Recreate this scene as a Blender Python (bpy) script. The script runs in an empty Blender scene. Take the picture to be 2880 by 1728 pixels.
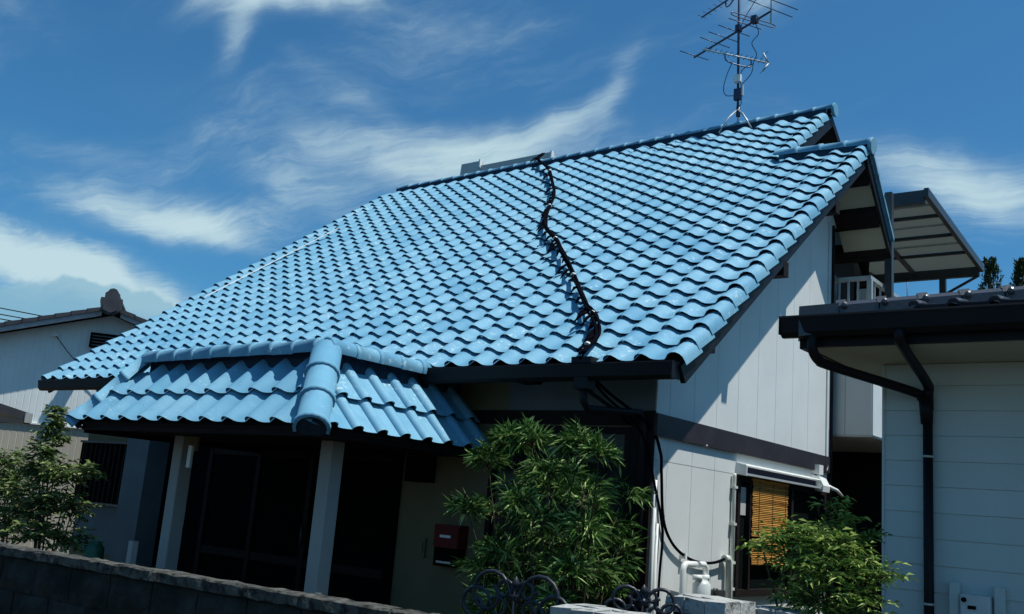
import bpy, math, random
from mathutils import Vector, Matrix
random.seed(7)
C = bpy.context.scene.collection
SC = bpy.context.scene
R = math.radians

# ---------------------------------------------------------------- camera, sky, sun, exposure
cam_d = bpy.data.cameras.new('camera'); cam = bpy.data.objects.new('camera', cam_d); C.objects.link(cam)
cam_d.sensor_width = 36.0; cam_d.lens = 34.13; cam_d.clip_start = 0.05; cam_d.clip_end = 3000
cr = Vector((0.79237, 0.60476, 0.08008)); cu = Vector((0.06144, -0.20972, 0.97583)); cf = Vector((-0.60694, 0.76830, 0.20333))
mw = Matrix((cr, cu, -cf)).transposed().to_4x4(); mw.translation = (3.6582, -6.9486, 1.6)
cam.matrix_world = mw
SC.camera = cam
SC.view_settings.view_transform = 'Standard'; SC.view_settings.look = 'None'
SC.view_settings.gamma = 1.0; SC.view_settings.use_curve_mapping = False
SC.view_settings.exposure = 0.0
SUN = Vector((1.0, 0.27, 2.34)).normalized()
sd = bpy.data.lights.new('sun', 'SUN'); sd.energy = 5.0; sd.angle = R(0.53); sd.color = (1.0, 0.965, 0.90)
so = bpy.data.objects.new('sun', sd); C.objects.link(so)
so.rotation_euler = SUN.to_track_quat('Z', 'Y').to_euler(); so.location = (20, -5, 40)

world = bpy.data.worlds.new('World'); SC.world = world; world.use_nodes = True
wt = world.node_tree; wt.nodes.clear()
def wn(t, **kw):
    n = wt.nodes.new(t)
    for k, v in kw.items(): setattr(n, k, v)
    return n
def wl(a, b): wt.links.new(a, b)
def wmath(op, a, b=None, clamp=False):
    n = wn('ShaderNodeMath', operation=op, use_clamp=clamp)
    for i, x in enumerate((a, b)):
        if x is None: continue
        if isinstance(x, (int, float)): n.inputs[i].default_value = x
        else: wl(x, n.inputs[i])
    return n.outputs[0]
sky = wn('ShaderNodeTexSky', sky_type='NISHITA'); sky.sun_disc = False
sky.sun_elevation = math.asin(SUN.z); sky.sun_rotation = math.atan2(SUN.x, SUN.y)
sky.altitude = 0; sky.air_density = 1.0; sky.dust_density = 1.1; sky.ozone_density = 4.5
tc = wn('ShaderNodeTexCoord')
D0 = tc.outputs['Generated']
warp = wn('ShaderNodeTexNoise'); warp.inputs['Scale'].default_value = 5.0; warp.inputs['Detail'].default_value = 5
wl(D0, warp.inputs['Vector'])
wsub = wn('ShaderNodeVectorMath', operation='SUBTRACT'); wl(warp.outputs['Color'], wsub.inputs[0]); wsub.inputs[1].default_value = (.5, .5, .5)
wsc = wn('ShaderNodeVectorMath', operation='SCALE'); wl(wsub.outputs[0], wsc.inputs[0]); wsc.inputs['Scale'].default_value = 0.11
wadd = wn('ShaderNodeVectorMath', operation='ADD'); wl(D0, wadd.inputs[0]); wl(wsc.outputs[0], wadd.inputs[1])
DW = wadd.outputs[0]
def dotv(src, v):
    n = wn('ShaderNodeVectorMath', operation='DOT_PRODUCT'); wl(src, n.inputs[0]); n.inputs[1].default_value = v
    return n.outputs['Value']
def cloud(center, tilt, a, b, strength):
    c = Vector(center).normalized(); rt = c.cross(Vector((0, 0, 1))).normalized(); ut = rt.cross(c).normalized()
    ct, st = math.cos(R(tilt)), math.sin(R(tilt))
    e1 = (rt * ct + ut * st) / a; e2 = (ut * ct - rt * st) / b
    x = wmath('POWER', wmath('ABSOLUTE', dotv(DW, e1)), 2.0)
    y = wmath('POWER', wmath('ABSOLUTE', dotv(DW, e2)), 2.0)
    g = wmath('EXPONENT', wmath('MULTIPLY', wmath('ADD', x, y), -1.0))
    front = wmath('GREATER_THAN', dotv(D0, c), 0.3)
    return wmath('MULTIPLY', wmath('MULTIPLY', g, front), strength)
sxy = wn('ShaderNodeSeparateXYZ'); wl(DW, sxy.inputs[0])
zc = wmath('MAXIMUM', sxy.outputs['Z'], 0.06)
pxy = wn('ShaderNodeCombineXYZ'); wl(wmath('DIVIDE', sxy.outputs['X'], zc), pxy.inputs['X']); wl(wmath('DIVIDE', sxy.outputs['Y'], zc), pxy.inputs['Y'])
mp = wn('ShaderNodeMapping'); wl(pxy.outputs[0], mp.inputs['Vector']); mp.inputs['Rotation'].default_value = (0, 0, R(35)); mp.inputs['Scale'].default_value = (0.55, 1.5, 1)
n1 = wn('ShaderNodeTexNoise'); n1.inputs['Scale'].default_value = 1.3; n1.inputs['Detail'].default_value = 9; n1.inputs['Roughness'].default_value = 0.6
n1.inputs['Distortion'].default_value = 0.4
wl(mp.outputs[0], n1.inputs['Vector'])
veil = wn('ShaderNodeMapRange', interpolation_type='SMOOTHSTEP'); wl(n1.outputs['Fac'], veil.inputs['Value'])
veil.inputs['From Min'].default_value = 0.46; veil.inputs['From Max'].default_value = 0.80; veil.inputs['To Max'].default_value = 0.55
n2 = wn('ShaderNodeTexNoise'); n2.inputs['Scale'].default_value = 9.0; n2.inputs['Detail'].default_value = 8; n2.inputs['Roughness'].default_value = 0.55
wl(DW, n2.inputs['Vector'])
shred = wn('ShaderNodeMapRange'); wl(n2.outputs['Fac'], shred.inputs['Value'])
shred.inputs['From Min'].default_value = 0.25; shred.inputs['From Max'].default_value = 0.72; shred.inputs['To Min'].default_value = 0.35; shred.inputs['To Max'].default_value = 1.15
tot = veil.outputs[0]
CL = [((-.735, .520, .447), 22, .075, .016, .75), ((-.778, .515, .422), 62, .045, .012, .60), ((-.690, .560, .470), 16, .05, .012, .45),
      ((-.838, .483, .256), 0, .090, .020, .85), ((-.806, .525, .243), -5, .060, .012, .50), ((-.862, .455, .245), 0, .05, .016, .35),
      ((-.905, .395, .192), -6, .120, .021, 1.10), ((-.862, .475, .176), -8, .110, .017, .85), ((-.800, .570, .150), -8, .10, .012, .5),
      ((-.742, .600, .300), -8, .095, .024, .48), ((-.660, .678, .328), -10, .10, .018, .40),
      ((-.492, .762, .428), 66, .052, .012, .42), ((-.525, .748, .398), 32, .050, .013, .48), ((-.580, .722, .378), 10, .085, .018, .46),
      ((-.625, .700, .360), 2, .090, .022, .35), ((-.560, .752, .345), 4, .150, .020, .30), ((-.880, .42, .30), 0, .06, .012, .18), ((-.600, .715, .352), 3, .19, .034, .42), ((-.77, .56, .36), 0, .14, .03, .16),
      ((-.235, .912, .338), -14, .085, .026, .70), ((-.165, .932, .318), -6, .11, .028, .60),
      ((-.345, .800, .492), 0, .035, .018, .50), ((-.700, .600, .390), -12, .06, .012, .22)]
for c_ in CL: tot = wmath('ADD', tot, cloud(*c_))
fmap = wn('ShaderNodeMapping'); wl(pxy.outputs[0], fmap.inputs['Vector']); fmap.inputs['Rotation'].default_value = (0, 0, R(28)); fmap.inputs['Scale'].default_value = (1.1, 5.5, 1)
nf = wn('ShaderNodeTexNoise'); nf.inputs['Scale'].default_value = 2.6; nf.inputs['Detail'].default_value = 10; nf.inputs['Roughness'].default_value = .68; nf.inputs['Distortion'].default_value = .6
wl(fmap.outputs[0], nf.inputs['Vector'])
fib = wmath('MULTIPLY', wmath('SUBTRACT', nf.outputs['Fac'], .5), 0.95)
lump = wmath('MULTIPLY', wmath('SUBTRACT', n2.outputs['Fac'], .5), 0.9)
edge = wmath('MULTIPLY', wmath('ADD', fib, lump), wmath('MINIMUM', wmath('MULTIPLY', tot, 2.2), 1.0))
dsm = wn('ShaderNodeMapRange', interpolation_type='SMOOTHSTEP'); wl(wmath('ADD', tot, edge), dsm.inputs['Value'])
dsm.inputs['From Min'].default_value = -0.02; dsm.inputs['From Max'].default_value = 1.42; dsm.inputs['To Max'].default_value = 0.97
dens = dsm.outputs[0]
tint = wn('ShaderNodeMix', data_type='RGBA', blend_type='MULTIPLY'); tint.inputs[0].default_value = 1.0
wl(sky.outputs[0], tint.inputs[6]); tint.inputs[7].default_value = (0.45, 1.06, 1.30, 1)
mixc = wn('ShaderNodeMix', data_type='RGBA'); wl(dens, mixc.inputs[0]); wl(tint.outputs[2], mixc.inputs[6])
mixc.inputs[7].default_value = (6.3, 8.4, 9.1, 1)
# low grey-blue cumulus heads standing in front of the bright bank near the horizon
n3 = wn('ShaderNodeTexNoise'); n3.inputs['Scale'].default_value = 22.0; n3.inputs['Detail'].default_value = 5; n3.inputs['Roughness'].default_value = .55; wl(D0, n3.inputs['Vector'])
n4 = wn('ShaderNodeTexNoise'); n4.inputs['Scale'].default_value = 9.0; n4.inputs['Detail'].default_value = 3; wl(D0, n4.inputs['Vector'])
el = dotv(D0, (0, 0, 1))
topz = wmath('ADD', wmath('MULTIPLY', wmath('SUBTRACT', n4.outputs['Fac'], .5), 0.09), wmath('MULTIPLY', wmath('SUBTRACT', n3.outputs['Fac'], .5), 0.05))
cum = wn('ShaderNodeMapRange', interpolation_type='SMOOTHSTEP'); wl(wmath('SUBTRACT', wmath('ADD', topz, 0.166), el), cum.inputs['Value'])
cum.inputs['From Min'].default_value = -0.002; cum.inputs['From Max'].default_value = 0.007; cum.inputs['To Max'].default_value = 0.80
mixd = wn('ShaderNodeMix', data_type='RGBA'); wl(cum.outputs[0], mixd.inputs[0]); wl(mixc.outputs[2], mixd.inputs[6])
mixd.inputs[7].default_value = (3.0, 5.6, 7.2, 1)
bg = wn('ShaderNodeBackground'); bg.inputs['Strength'].default_value = 0.085; wl(mixd.outputs[2], bg.inputs['Color'])
wo = wn('ShaderNodeOutputWorld'); wl(bg.outputs[0], wo.inputs['Surface'])

# ---------------------------------------------------------------- materials
def mat(name, col, rough=.6, spec=.4, var=.18, scale=6, bump=0.0, bscale=60, metal=0, rnd=0.0, dirt=None, stretch=None):
    """plain painted / mineral surface: base colour with two scales of noise, optional per-object shift, dirt blotches and fine relief"""
    m = bpy.data.materials.new(name); m.use_nodes = True; t = m.node_tree; n = t.nodes; b = n['Principled BSDF']
    geo = n.new('ShaderNodeNewGeometry'); src = geo.outputs['Position']
    if stretch:
        mpg = n.new('ShaderNodeMapping'); mpg.inputs['Scale'].default_value = stretch; t.links.new(src, mpg.inputs[0]); src = mpg.outputs[0]
    ns = n.new('ShaderNodeTexNoise'); ns.inputs['Scale'].default_value = scale; ns.inputs['Detail'].default_value = 7; ns.inputs['Roughness'].default_value = .6
    t.links.new(src, ns.inputs['Vector'])
    mr = n.new('ShaderNodeMapRange'); t.links.new(ns.outputs['Fac'], mr.inputs[0]); mr.inputs[1].default_value = .3; mr.inputs[2].default_value = .7
    mr.inputs[3].default_value = 1 - var; mr.inputs[4].default_value = 1 + var
    val = mr.outputs[0]
    if rnd:
        oi = n.new('ShaderNodeObjectInfo'); a = n.new('ShaderNodeMath'); a.operation = 'MULTIPLY_ADD'; t.links.new(oi.outputs['Random'], a.inputs[0])
        a.inputs[1].default_value = rnd; a.inputs[2].default_value = 1 - rnd / 2
        a2 = n.new('ShaderNodeMath'); a2.operation = 'MULTIPLY'; t.links.new(a.outputs[0], a2.inputs[0]); t.links.new(val, a2.inputs[1]); val = a2.outputs[0]
    sc_ = n.new('ShaderNodeVectorMath'); sc_.operation = 'SCALE'; sc_.inputs[0].default_value = col[:3]; t.links.new(val, sc_.inputs['Scale'])
    out = sc_.outputs[0]
    if dirt:
        dc, dmin, dmax, dscale = dirt
        nd = n.new('ShaderNodeTexNoise'); nd.inputs['Scale'].default_value = dscale; nd.inputs['Detail'].default_value = 8; nd.inputs['Roughness'].default_value = .7
        t.links.new(src, nd.inputs['Vector'])
        md = n.new('ShaderNodeMapRange'); t.links.new(nd.outputs['Fac'], md.inputs[0]); md.inputs[1].default_value = dmin; md.inputs[2].default_value = dmax
        mx = n.new('ShaderNodeMix'); mx.data_type = 'RGBA'; t.links.new(md.outputs[0], mx.inputs[0]); t.links.new(out, mx.inputs[6]); mx.inputs[7].default_value = (*dc, 1)
        out = mx.outputs[2]
    t.links.new(out, b.inputs['Base Color'])
    b.inputs['Roughness'].default_value = rough; b.inputs['Metallic'].default_value = metal; b.inputs['Specular IOR Level'].default_value = spec
    if bump:
        nb = n.new('ShaderNodeTexNoise'); nb.inputs['Scale'].default_value = bscale; nb.inputs['Detail'].default_value = 5; t.links.new(src, nb.inputs['Vector'])
        bp = n.new('ShaderNodeBump'); bp.inputs['Strength'].default_value = bump; bp.inputs['Distance'].default_value = .01
        t.links.new(nb.outputs['Fac'], bp.inputs['Height']); t.links.new(bp.outputs[0], b.inputs['Normal'])
    return m

def tile_mat():
    m = bpy.data.materials.new('blue_painted_tile'); m.use_nodes = True; t = m.node_tree; n = t.nodes; b = n['Principled BSDF']
    geo = n.new('ShaderNodeNewGeometry'); P = geo.outputs['Position']; oi = n.new('ShaderNodeObjectInfo')
    def noise(s, d=6, r=.6):
        k = n.new('ShaderNodeTexNoise'); k.inputs['Scale'].default_value = s; k.inputs['Detail'].default_value = d; k.inputs['Roughness'].default_value = r
        t.links.new(P, k.inputs['Vector']); return k.outputs['Fac']
    def rng(v, a, b_, c=0., d=1.):
        k = n.new('ShaderNodeMapRange'); k.inputs[1].default_value = a; k.inputs[2].default_value = b_; k.inputs[3].default_value = c; k.inputs[4].default_value = d
        t.links.new(v, k.inputs[0]); return k.outputs[0]
    def mth(op, a, c):
        k = n.new('ShaderNodeMath'); k.operation = op
        for i, x in enumerate((a, c)):
            if isinstance(x, (int, float)): k.inputs[i].default_value = x
            else: t.links.new(x, k.inputs[i])
        return k.outputs[0]
    def mix(f, a, c):
        k = n.new('ShaderNodeMix'); k.data_type = 'RGBA'
        if isinstance(f, (int, float)): k.inputs[0].default_value = f
        else: t.links.new(f, k.inputs[0])
        for i, x in ((6, a), (7, c)):
            if isinstance(x, tuple): k.inputs[i].default_value = (*x, 1)
            else: t.links.new(x, k.inputs[i])
        return k.outputs[2]
    rid = mth('ADD', oi.outputs['Random'], geo.outputs['Random Per Island']); rid = mth('FRACT', rid, 0.)
    base = mix(rng(noise(1.1, 4), .32, .68), (.112, .305, .440), (.168, .372, .500))
    base = mix(rng(rid, .15, 1., .0, .55), base, (.205, .405, .525))
    base = mix(rng(rid, .0, .22, .55, .0), base, (.085, .255, .400))
    base = mix(rng(noise(5, 8, .7), .46, .72, 0, .7), base, (.095, .265, .400))
    # pale lichen and flaked spots, gathered in patches
    spot = mth('MULTIPLY', rng(noise(19, 6, .7), .56, .62), rng(noise(1.5, 3), .47, .62))
    base = mix(mth('MULTIPLY', spot, .85), base, (.44, .60, .64))
    # small dark chips where the old glaze shows
    chip = mth('MULTIPLY', rng(noise(21, 6, .7), .685, .70), rng(noise(1.7, 3), .48, .60))
    base = mix(mth('MULTIPLY', chip, .8), base, (.05, .14, .20))
    t.links.new(base, b.inputs['Base Color'])
    t.links.new(rng(noise(14), .3, .7, .52, .75), b.inputs['Roughness']); b.inputs['Specular IOR Level'].default_value = .22
    bp = n.new('ShaderNodeBump'); bp.inputs['Strength'].default_value = .18; bp.inputs['Distance'].default_value = .006
    t.links.new(noise(55), bp.inputs['Height']); t.links.new(bp.outputs[0], b.inputs['Normal'])
    return m

def leaf_mat(name, c1, c2, c3, trans=.16):
    m = bpy.data.materials.new(name); m.use_nodes = True; t = m.node_tree; n = t.nodes; b = n['Principled BSDF']; o = n['Material Output']
    geo = n.new('ShaderNodeNewGeometry'); cr_ = n.new('ShaderNodeValToRGB'); t.links.new(geo.outputs['Random Per Island'], cr_.inputs[0])
    cr_.color_ramp.elements[0].color = (*c1, 1); cr_.color_ramp.elements[1].color = (*c3, 1); e = cr_.color_ramp.elements.new(.60); e.color = (*c2, 1)
    t.links.new(cr_.outputs[0], b.inputs['Base Color']); b.inputs['Roughness'].default_value = .45; b.inputs['Specular IOR Level'].default_value = .18
    tr = n.new('ShaderNodeBsdfTranslucent'); t.links.new(cr_.outputs[0], tr.inputs[0]); ms = n.new('ShaderNodeMixShader'); ms.inputs[0].default_value = trans
    t.links.new(b.outputs[0], ms.inputs[1]); t.links.new(tr.outputs[0], ms.inputs[2]); t.links.new(ms.outputs[0], o.inputs[0])
    return m

def sudare_mat():
    m = mat('bamboo_blind', (.40, .205, .048), .7, .1, .45, 3, rnd=.55, stretch=(1, 2, 90))
    return m

M = {}
M['tile'] = tile_mat()
M['tile_dark'] = mat('old_mortar_blue', (.014, .034, .062), .7, .2, .3, 12)
M['sheath'] = mat('roof_sheathing', (.02, .02, .022), .9, .1)
M['white_wall'] = mat('white_siding', (.62, .655, .64), .55, .3, .05, 1.5, .25, 140, dirt=((.42, .44, .41), .60, .90, 1.3))
M['white_wall_b'] = mat('white_siding_edge', (.60, .63, .62), .5, .3, .06, 3)
M['joint'] = mat('siding_joint', (.50, .51, .50), .8, .1)
M['cream'] = mat('cream_soffit', (.44, .44, .34), .7, .2, .06, 2)
M['black_metal'] = mat('black_gutter', (.007, .007, .009), .5, .2, .2, 5)
M['dark_wood'] = mat('dark_brown_wood', (.016, .012, .012), .7, .1, .35, 5, .2, 40, stretch=(1, 1, 6))
M['peeling'] = mat('peeling_brown_beam', (.022, .017, .020), .5, .35, .3, 4, .2, 30, dirt=((.55, .53, .52), .655, .675, 5.5))
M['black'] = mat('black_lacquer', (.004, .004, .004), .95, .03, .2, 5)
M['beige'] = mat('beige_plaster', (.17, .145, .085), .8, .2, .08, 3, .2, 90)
M['pillar'] = mat('cream_pillar', (.36, .36, .34), .6, .15, .05, 2)
M['glass'] = mat('window_glass', (.006, .010, .009), .10, .2, .05, 2)
M['cable'] = mat('black_cable', (.003, .003, .006), .9, .02, .1, 20)
M['white_metal'] = mat('white_painted_metal', (.72, .75, .73), .35, .45, .04, 5)
M['cream_pipe'] = mat('cream_plastic_pipe', (.60, .62, .56), .4, .4, .05, 6)
M['alu'] = mat('weathered_aluminium', (.46, .48, .46), .35, .5, .1, 8, metal=.35)
M['bronze'] = mat('bronze_aluminium', (.050, .055, .060), .4, .5, .15, 6, metal=.3)
M['silver'] = mat('antenna_metal', (.38, .44, .47), .5, .4, .1, 10, metal=.3)
M['steel'] = mat('dark_galvanised_steel', (.045, .05, .075), .45, .5, .25, 14, metal=.4)
M['antenna_dark'] = mat('dark_antenna_metal', (.035, .045, .085), .4, .5, .15, 14, metal=.3)
M['blind'] = sudare_mat()
M['red'] = mat('red_enamel', (.11, .006, .005), .5, .2, .1, 6)
M['block'] = mat('mossy_block', (.030, .032, .029), .95, .1, .5, 5, .9, 28, rnd=.35, dirt=((.012, .014, .011), .42, .75, 3.2))
M['coping'] = mat('lichen_coping', (.085, .085, .075), .95, .1, .4, 9, .9, 34, dirt=((.02, .02, .018), .46, .62, 14))
M['coping_pale'] = mat('pale_brick_cap', (.42, .43, .41), .95, .1, .35, 11, .9, 34, rnd=.25, dirt=((.07, .07, .065), .50, .66, 11))
M['iron'] = mat('wrought_iron', (.022, .024, .032), .42, .5, .25, 18, .2, 60, metal=.2)
M['asphalt'] = mat('asphalt', (.045, .045, .047), .95, .15, .3, 3, .6, 120)
M['soil'] = mat('yard_soil', (.055, .05, .04), 1, .1, .4, 4, .6, 50)
M['bamboo_leaf'] = leaf_mat('bamboo_leaf', (.012, .040, .009), (.060, .150, .026), (.440, .600, .220))
M['nandina_leaf'] = leaf_mat('nandina_leaf', (.045, .105, .022), (.160, .270, .045), (.420, .500, .140))
M['shrub_leaf'] = leaf_mat('shrub_leaf', (.030, .070, .018), (.105, .165, .045), (.300, .340, .150))
M['juniper'] = leaf_mat('juniper_scale', (.012, .030, .012), (.025, .055, .020), (.060, .085, .030), .1)
M['stem'] = mat('stem', (.06, .055, .03), .8, .2, .3, 20)
M['n_tile'] = mat('graphite_tile', (.045, .047, .058), .30, .5, .15, 5, .15, 60, rnd=.2)
M['n_siding'] = mat('white_lap_siding', (.52, .585, .56), .6, .15, .035, 1.2, .2, 120, rnd=.05, dirt=((.36, .41, .40), .60, .92, 1.4), stretch=(3, 1, .6))
M['awning_cloth'] = mat('navy_awning_cloth', (.020, .025, .050), .8, .1, .1, 6)
M['wing'] = mat('shade_darkened_grey_blue', (.13, .15, .16), .8, .1, .08, 3)  # grey-blue darkened so the colour carries the shade on front wall parts
M['old_tile'] = mat('weathered_grey_tile', (.040, .043, .052), .55, .4, .3, 4, .2, 40)
M['old_barge'] = mat('peeling_grey_bargeboard', (.36, .36, .37), .7, .2, .2, 7, .3, 40, dirt=((.16, .16, .17), .55, .7, 9), stretch=(1, 1, 4))
M['old_wall'] = mat('grey_white_corrugated_wall', (.72, .77, .75), .6, .3, .06, 1.5)
M['old_wall_low'] = mat('beige_corrugated_wall', (.40, .36, .28), .6, .3, .06, 1.5)
M['poly'] = mat('smoked_polycarbonate', (.27, .29, .29), .35, .4, .06, 3)
def translucent(m, f, col):
    t = m.node_tree; b = t.nodes['Principled BSDF']; o = t.nodes['Material Output']; tr = t.nodes.new('ShaderNodeBsdfTranslucent'); tr.inputs[0].default_value = (*col, 1)
    ms = t.nodes.new('ShaderNodeMixShader'); ms.inputs[0].default_value = f; t.links.new(b.outputs[0], ms.inputs[1]); t.links.new(tr.outputs[0], ms.inputs[2]); t.links.new(ms.outputs[0], o.inputs[0])
translucent(M['poly'], .45, (.36, .40, .38))
M['panel_grey'] = mat('pale_grey_panel', (.46, .47, .45), .5, .3, .05, 2)
M['lens'] = mat('meter_plastic', (.55, .60, .60), .35, .4, .04, 8)
M['green'] = mat('green_plastic', (.015, .10, .05), .4, .4, .1, 6)
M['bark'] = mat('bark', (.07, .055, .04), .95, .1, .4, 18, .6, 40)

# ---------------------------------------------------------------- mesh helpers (geometry is given in world coordinates)
WP = {}                       # world position of every parent
class MB:
    def __init__(s): s.v = []; s.f = []; s.sm = []
    def add(s, vs, fs, smooth=False):
        k = len(s.v); s.v += [tuple(p) for p in vs]; s.f += [tuple(i + k for i in f) for f in fs]; s.sm += [smooth] * len(fs); return s
    def box(s, x0, x1, y0, y1, z0, z1):
        return s.add([(x0, y0, z0), (x1, y0, z0), (x1, y1, z0), (x0, y1, z0), (x0, y0, z1), (x1, y0, z1), (x1, y1, z1), (x0, y1, z1)],
                     [(0, 3, 2, 1), (4, 5, 6, 7), (0, 1, 5, 4), (1, 2, 6, 5), (2, 3, 7, 6), (3, 0, 4, 7)])
    def bbox(s, x0, x1, y0, y1, z0, z1, b=.006):
        """box with chamfered long edges"""
        c = [(x0 + b, y0), (x1 - b, y0), (x1, y0 + b), (x1, y1 - b), (x1 - b, y1), (x0 + b, y1), (x0, y1 - b), (x0, y0 + b)]
        return s.prism([(x, y, z0) for x, y in c], (0, 0, z1 - z0))
    def prism(s, poly, ext):
        n = len(poly); e = Vector(ext); a = [Vector(p) for p in poly]
        nrm = Vector((0, 0, 0))
        for i in range(n): nrm += a[i].cross(a[(i + 1) % n])
        if nrm.dot(e) > 0: a = a[::-1]
        vs = a + [p + e for p in a]
        return s.add(vs, [tuple(range(n)), tuple(range(2 * n - 1, n - 1, -1))] + [(i, i + n, (i + 1) % n + n, (i + 1) % n) for i in range(n)])
    def bar(s, p, q, w, h, up=(0, 0, 1)):
        p = Vector(p); q = Vector(q); d = (q - p).normalized(); u = Vector(up)
        if abs(d.dot(u)) > .98: u = Vector((1, 0, 0))
        sd_ = d.cross(u).normalized(); u = sd_.cross(d)
        c = [sd_ * (i * w / 2) + u * (j * h / 2) for i, j in ((-1, -1), (1, -1), (1, 1), (-1, 1))]
        return s.add([p + x for x in c] + [q + x for x in c], [(0, 3, 2, 1), (4, 5, 6, 7), (0, 1, 5, 4), (1, 2, 6, 5), (2, 3, 7, 6), (3, 0, 4, 7)])
    def tube(s, pts, r, seg=8, caps=True):
        pts = [Vector(p) for p in pts]; n = len(pts); rr = r if isinstance(r, (list, tuple)) else [r] * n
        prev = None; rings = []
        for i in range(n):
            d = (pts[min(i + 1, n - 1)] - pts[max(i - 1, 0)]).normalized()
            if prev is None:
                u = Vector((0, 0, 1)) if abs(d.z) < .9 else Vector((1, 0, 0)); u = (u - d * u.dot(d)).normalized()
            else: u = (prev - d * prev.dot(d)).normalized()
            prev = u; w = d.cross(u)
            rings.append([pts[i] + (u * math.cos(2 * math.pi * k / seg) + w * math.sin(2 * math.pi * k / seg)) * rr[i] for k in range(seg)])
        k0 = len(s.v); s.v += [tuple(p) for ring in rings for p in ring]
        for i in range(n - 1):
            for k in range(seg):
                a = k0 + i * seg + k; b = k0 + i * seg + (k + 1) % seg
                s.f.append((a, b, b + seg, a + seg)); s.sm.append(True)
        if caps:
            s.f.append(tuple(k0 + k for k in range(seg))[::-1]); s.f.append(tuple(k0 + (n - 1) * seg + k for k in range(seg))); s.sm += [False, False]
        return s
    def build(s, name, m, parent=None, **props):
        me = bpy.data.meshes.new(name); off = WP.get(parent, Vector((0, 0, 0))) if parent else Vector((0, 0, 0))
        me.from_pydata([(x - off.x, y - off.y, z - off.z) for x, y, z in s.v], [], s.f)
        me.polygons.foreach_set('use_smooth', s.sm); me.materials.append(m); me.update()
        o = bpy.data.objects.new(name, me); C.objects.link(o)
        if parent: o.parent = parent
        WP[o] = off.copy()
        for k, v in props.items(): o[k] = v
        return o

def thing(name, loc, label, cat, group=None):
    o = bpy.data.objects.new(name, None); C.objects.link(o); o.location = loc; WP[o] = Vector(loc); o.empty_display_size = .2
    o['label'] = label; o['category'] = cat
    if group: o['group'] = group
    return o
def tag(o, label, cat, group=None):
    o['label'] = label; o['category'] = cat
    if group: o['group'] = group
    return o
def inst(name, me, parent, world_m):
    o = bpy.data.objects.new(name, me); C.objects.link(o); o.parent = parent
    m = world_m.copy(); m.translation = m.translation - WP[parent]; o.matrix_basis = m; return o
def bez(pts, n=10):
    """Catmull-Rom through points"""
    P = [Vector(p) for p in pts]; P = [P[0] * 2 - P[1]] + P + [P[-1] * 2 - P[-2]]; out = []
    for i in range(1, len(P) - 2):
        for k in range(n):
            t = k / n; a, b, c, d = P[i - 1:i + 3]
            out.append(.5 * ((2 * b) + (c - a) * t + (2 * a - 5 * b + 4 * c - d) * t * t + (3 * b - a - 3 * c + d) * t ** 3))
    out.append(P[-2]); return out

# ---------------------------------------------------------------- ground
g = MB().add([(-1500, -1500, 0), (1500, -1500, 0), (1500, 1500, 0), (-1500, 1500, 0)], [(0, 1, 2, 3)]).build('ground', M['soil'], kind='structure')
MB().add([(-60, -30, .004), (60, -30, .004), (60, -4.5, .004), (-60, -9.5, .004)], [(0, 1, 2, 3)]).build('road', M['asphalt'], kind='structure')

# ---------------------------------------------------------------- the blue-roofed house
house = thing('house', (-5.2, 4.2, 0), 'low white house under a wide light blue tiled roof with a tiled porch', 'house')
EZ = 2.8486; SL = 0.64585; CS, SN, TN = math.cos(SL), math.sin(SL), math.tan(SL)
WT, CE = 0.30, 0.27512
VX, VV, VN = Vector((1, 0, 0)), Vector((0, CS, SN)), Vector((0, -SN, CS))
def roofp(x, v, h): return Vector((x, 0, EZ)) + VV * v + VN * h
def frame(origin, a, b, c): m = Matrix((a, b, c)).transposed().to_4x4(); m.translation = origin; return m

def tile_mesh(name, prof, length, expo, lift, th=.005, taper=None):
    """roof tile: wave profile swept up the slope, front lip open underneath"""
    v = []; f = []; sm = []; n = len(prof)
    for (u, h) in prof: v.append((u, 0, h))
    tp = taper or [1] * n
    for (u, h), t_ in zip(prof, tp): v.append((u, length, h - lift * t_ * length / expo))
    for i in range(n - 1): f.append((i, i + 1, n + i + 1, n + i)); sm.append(True)
    k = len(v)
    for (u, h) in prof: v.append((u, 0, h))
    for (u, h) in prof: v.append((u, .002, h - th))
    for i in range(n - 1): f.append((k + i, k + n + i, k + n + i + 1, k + i + 1)); sm.append(False)
    me = bpy.data.meshes.new(name); me.from_pydata(v, [], f); me.polygons.foreach_set('use_smooth', sm); me.materials.append(M['tile']); me.update(); return me
def wave(w, s=1.0):
    pts = [(-.003, .060), (.001, .078), (.020, .099), (.055, .112), (.090, .108), (.122, .089), (.150, .067), (.180, .055), (.225, .050), (.270, .051), (.301, .055)]
    return [(u / .30 * w, .050 + (h - .050) * s) for u, h in pts]
LIFT = .037
def roll(w):
    pts = [(-.002, .050), (.000, .074), (.018, .096), (.050, .106), (.085, .102), (.108, .086), (.120, .062), (.134, .051), (.180, .047), (.250, .047), (.300, .052)]
    return [(u / .30 * w, h) for u, h in pts]
TAPER = [.30, .32, .50, .85, 1, 1.05, 1.05, .95, .62, .36, .30]
S_MESH = tile_mesh('roof_tile', wave(WT), .315, CE, LIFT, taper=TAPER)
vp = [(-.185, .058)] + [(-.092 + .086 * math.cos(a), .034 + .086 * math.sin(a)) for a in [math.pi - k * math.pi / 7 for k in range(1, 8)]] + [(-.002, .012), (.0, -.004)]
V_MESH = tile_mesh('verge_tile', vp, .315, CE, LIFT)
V2_MESH = tile_mesh('left_verge_tile', [(-u, h) for u, h in vp][::-1], .315, CE, LIFT)

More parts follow.
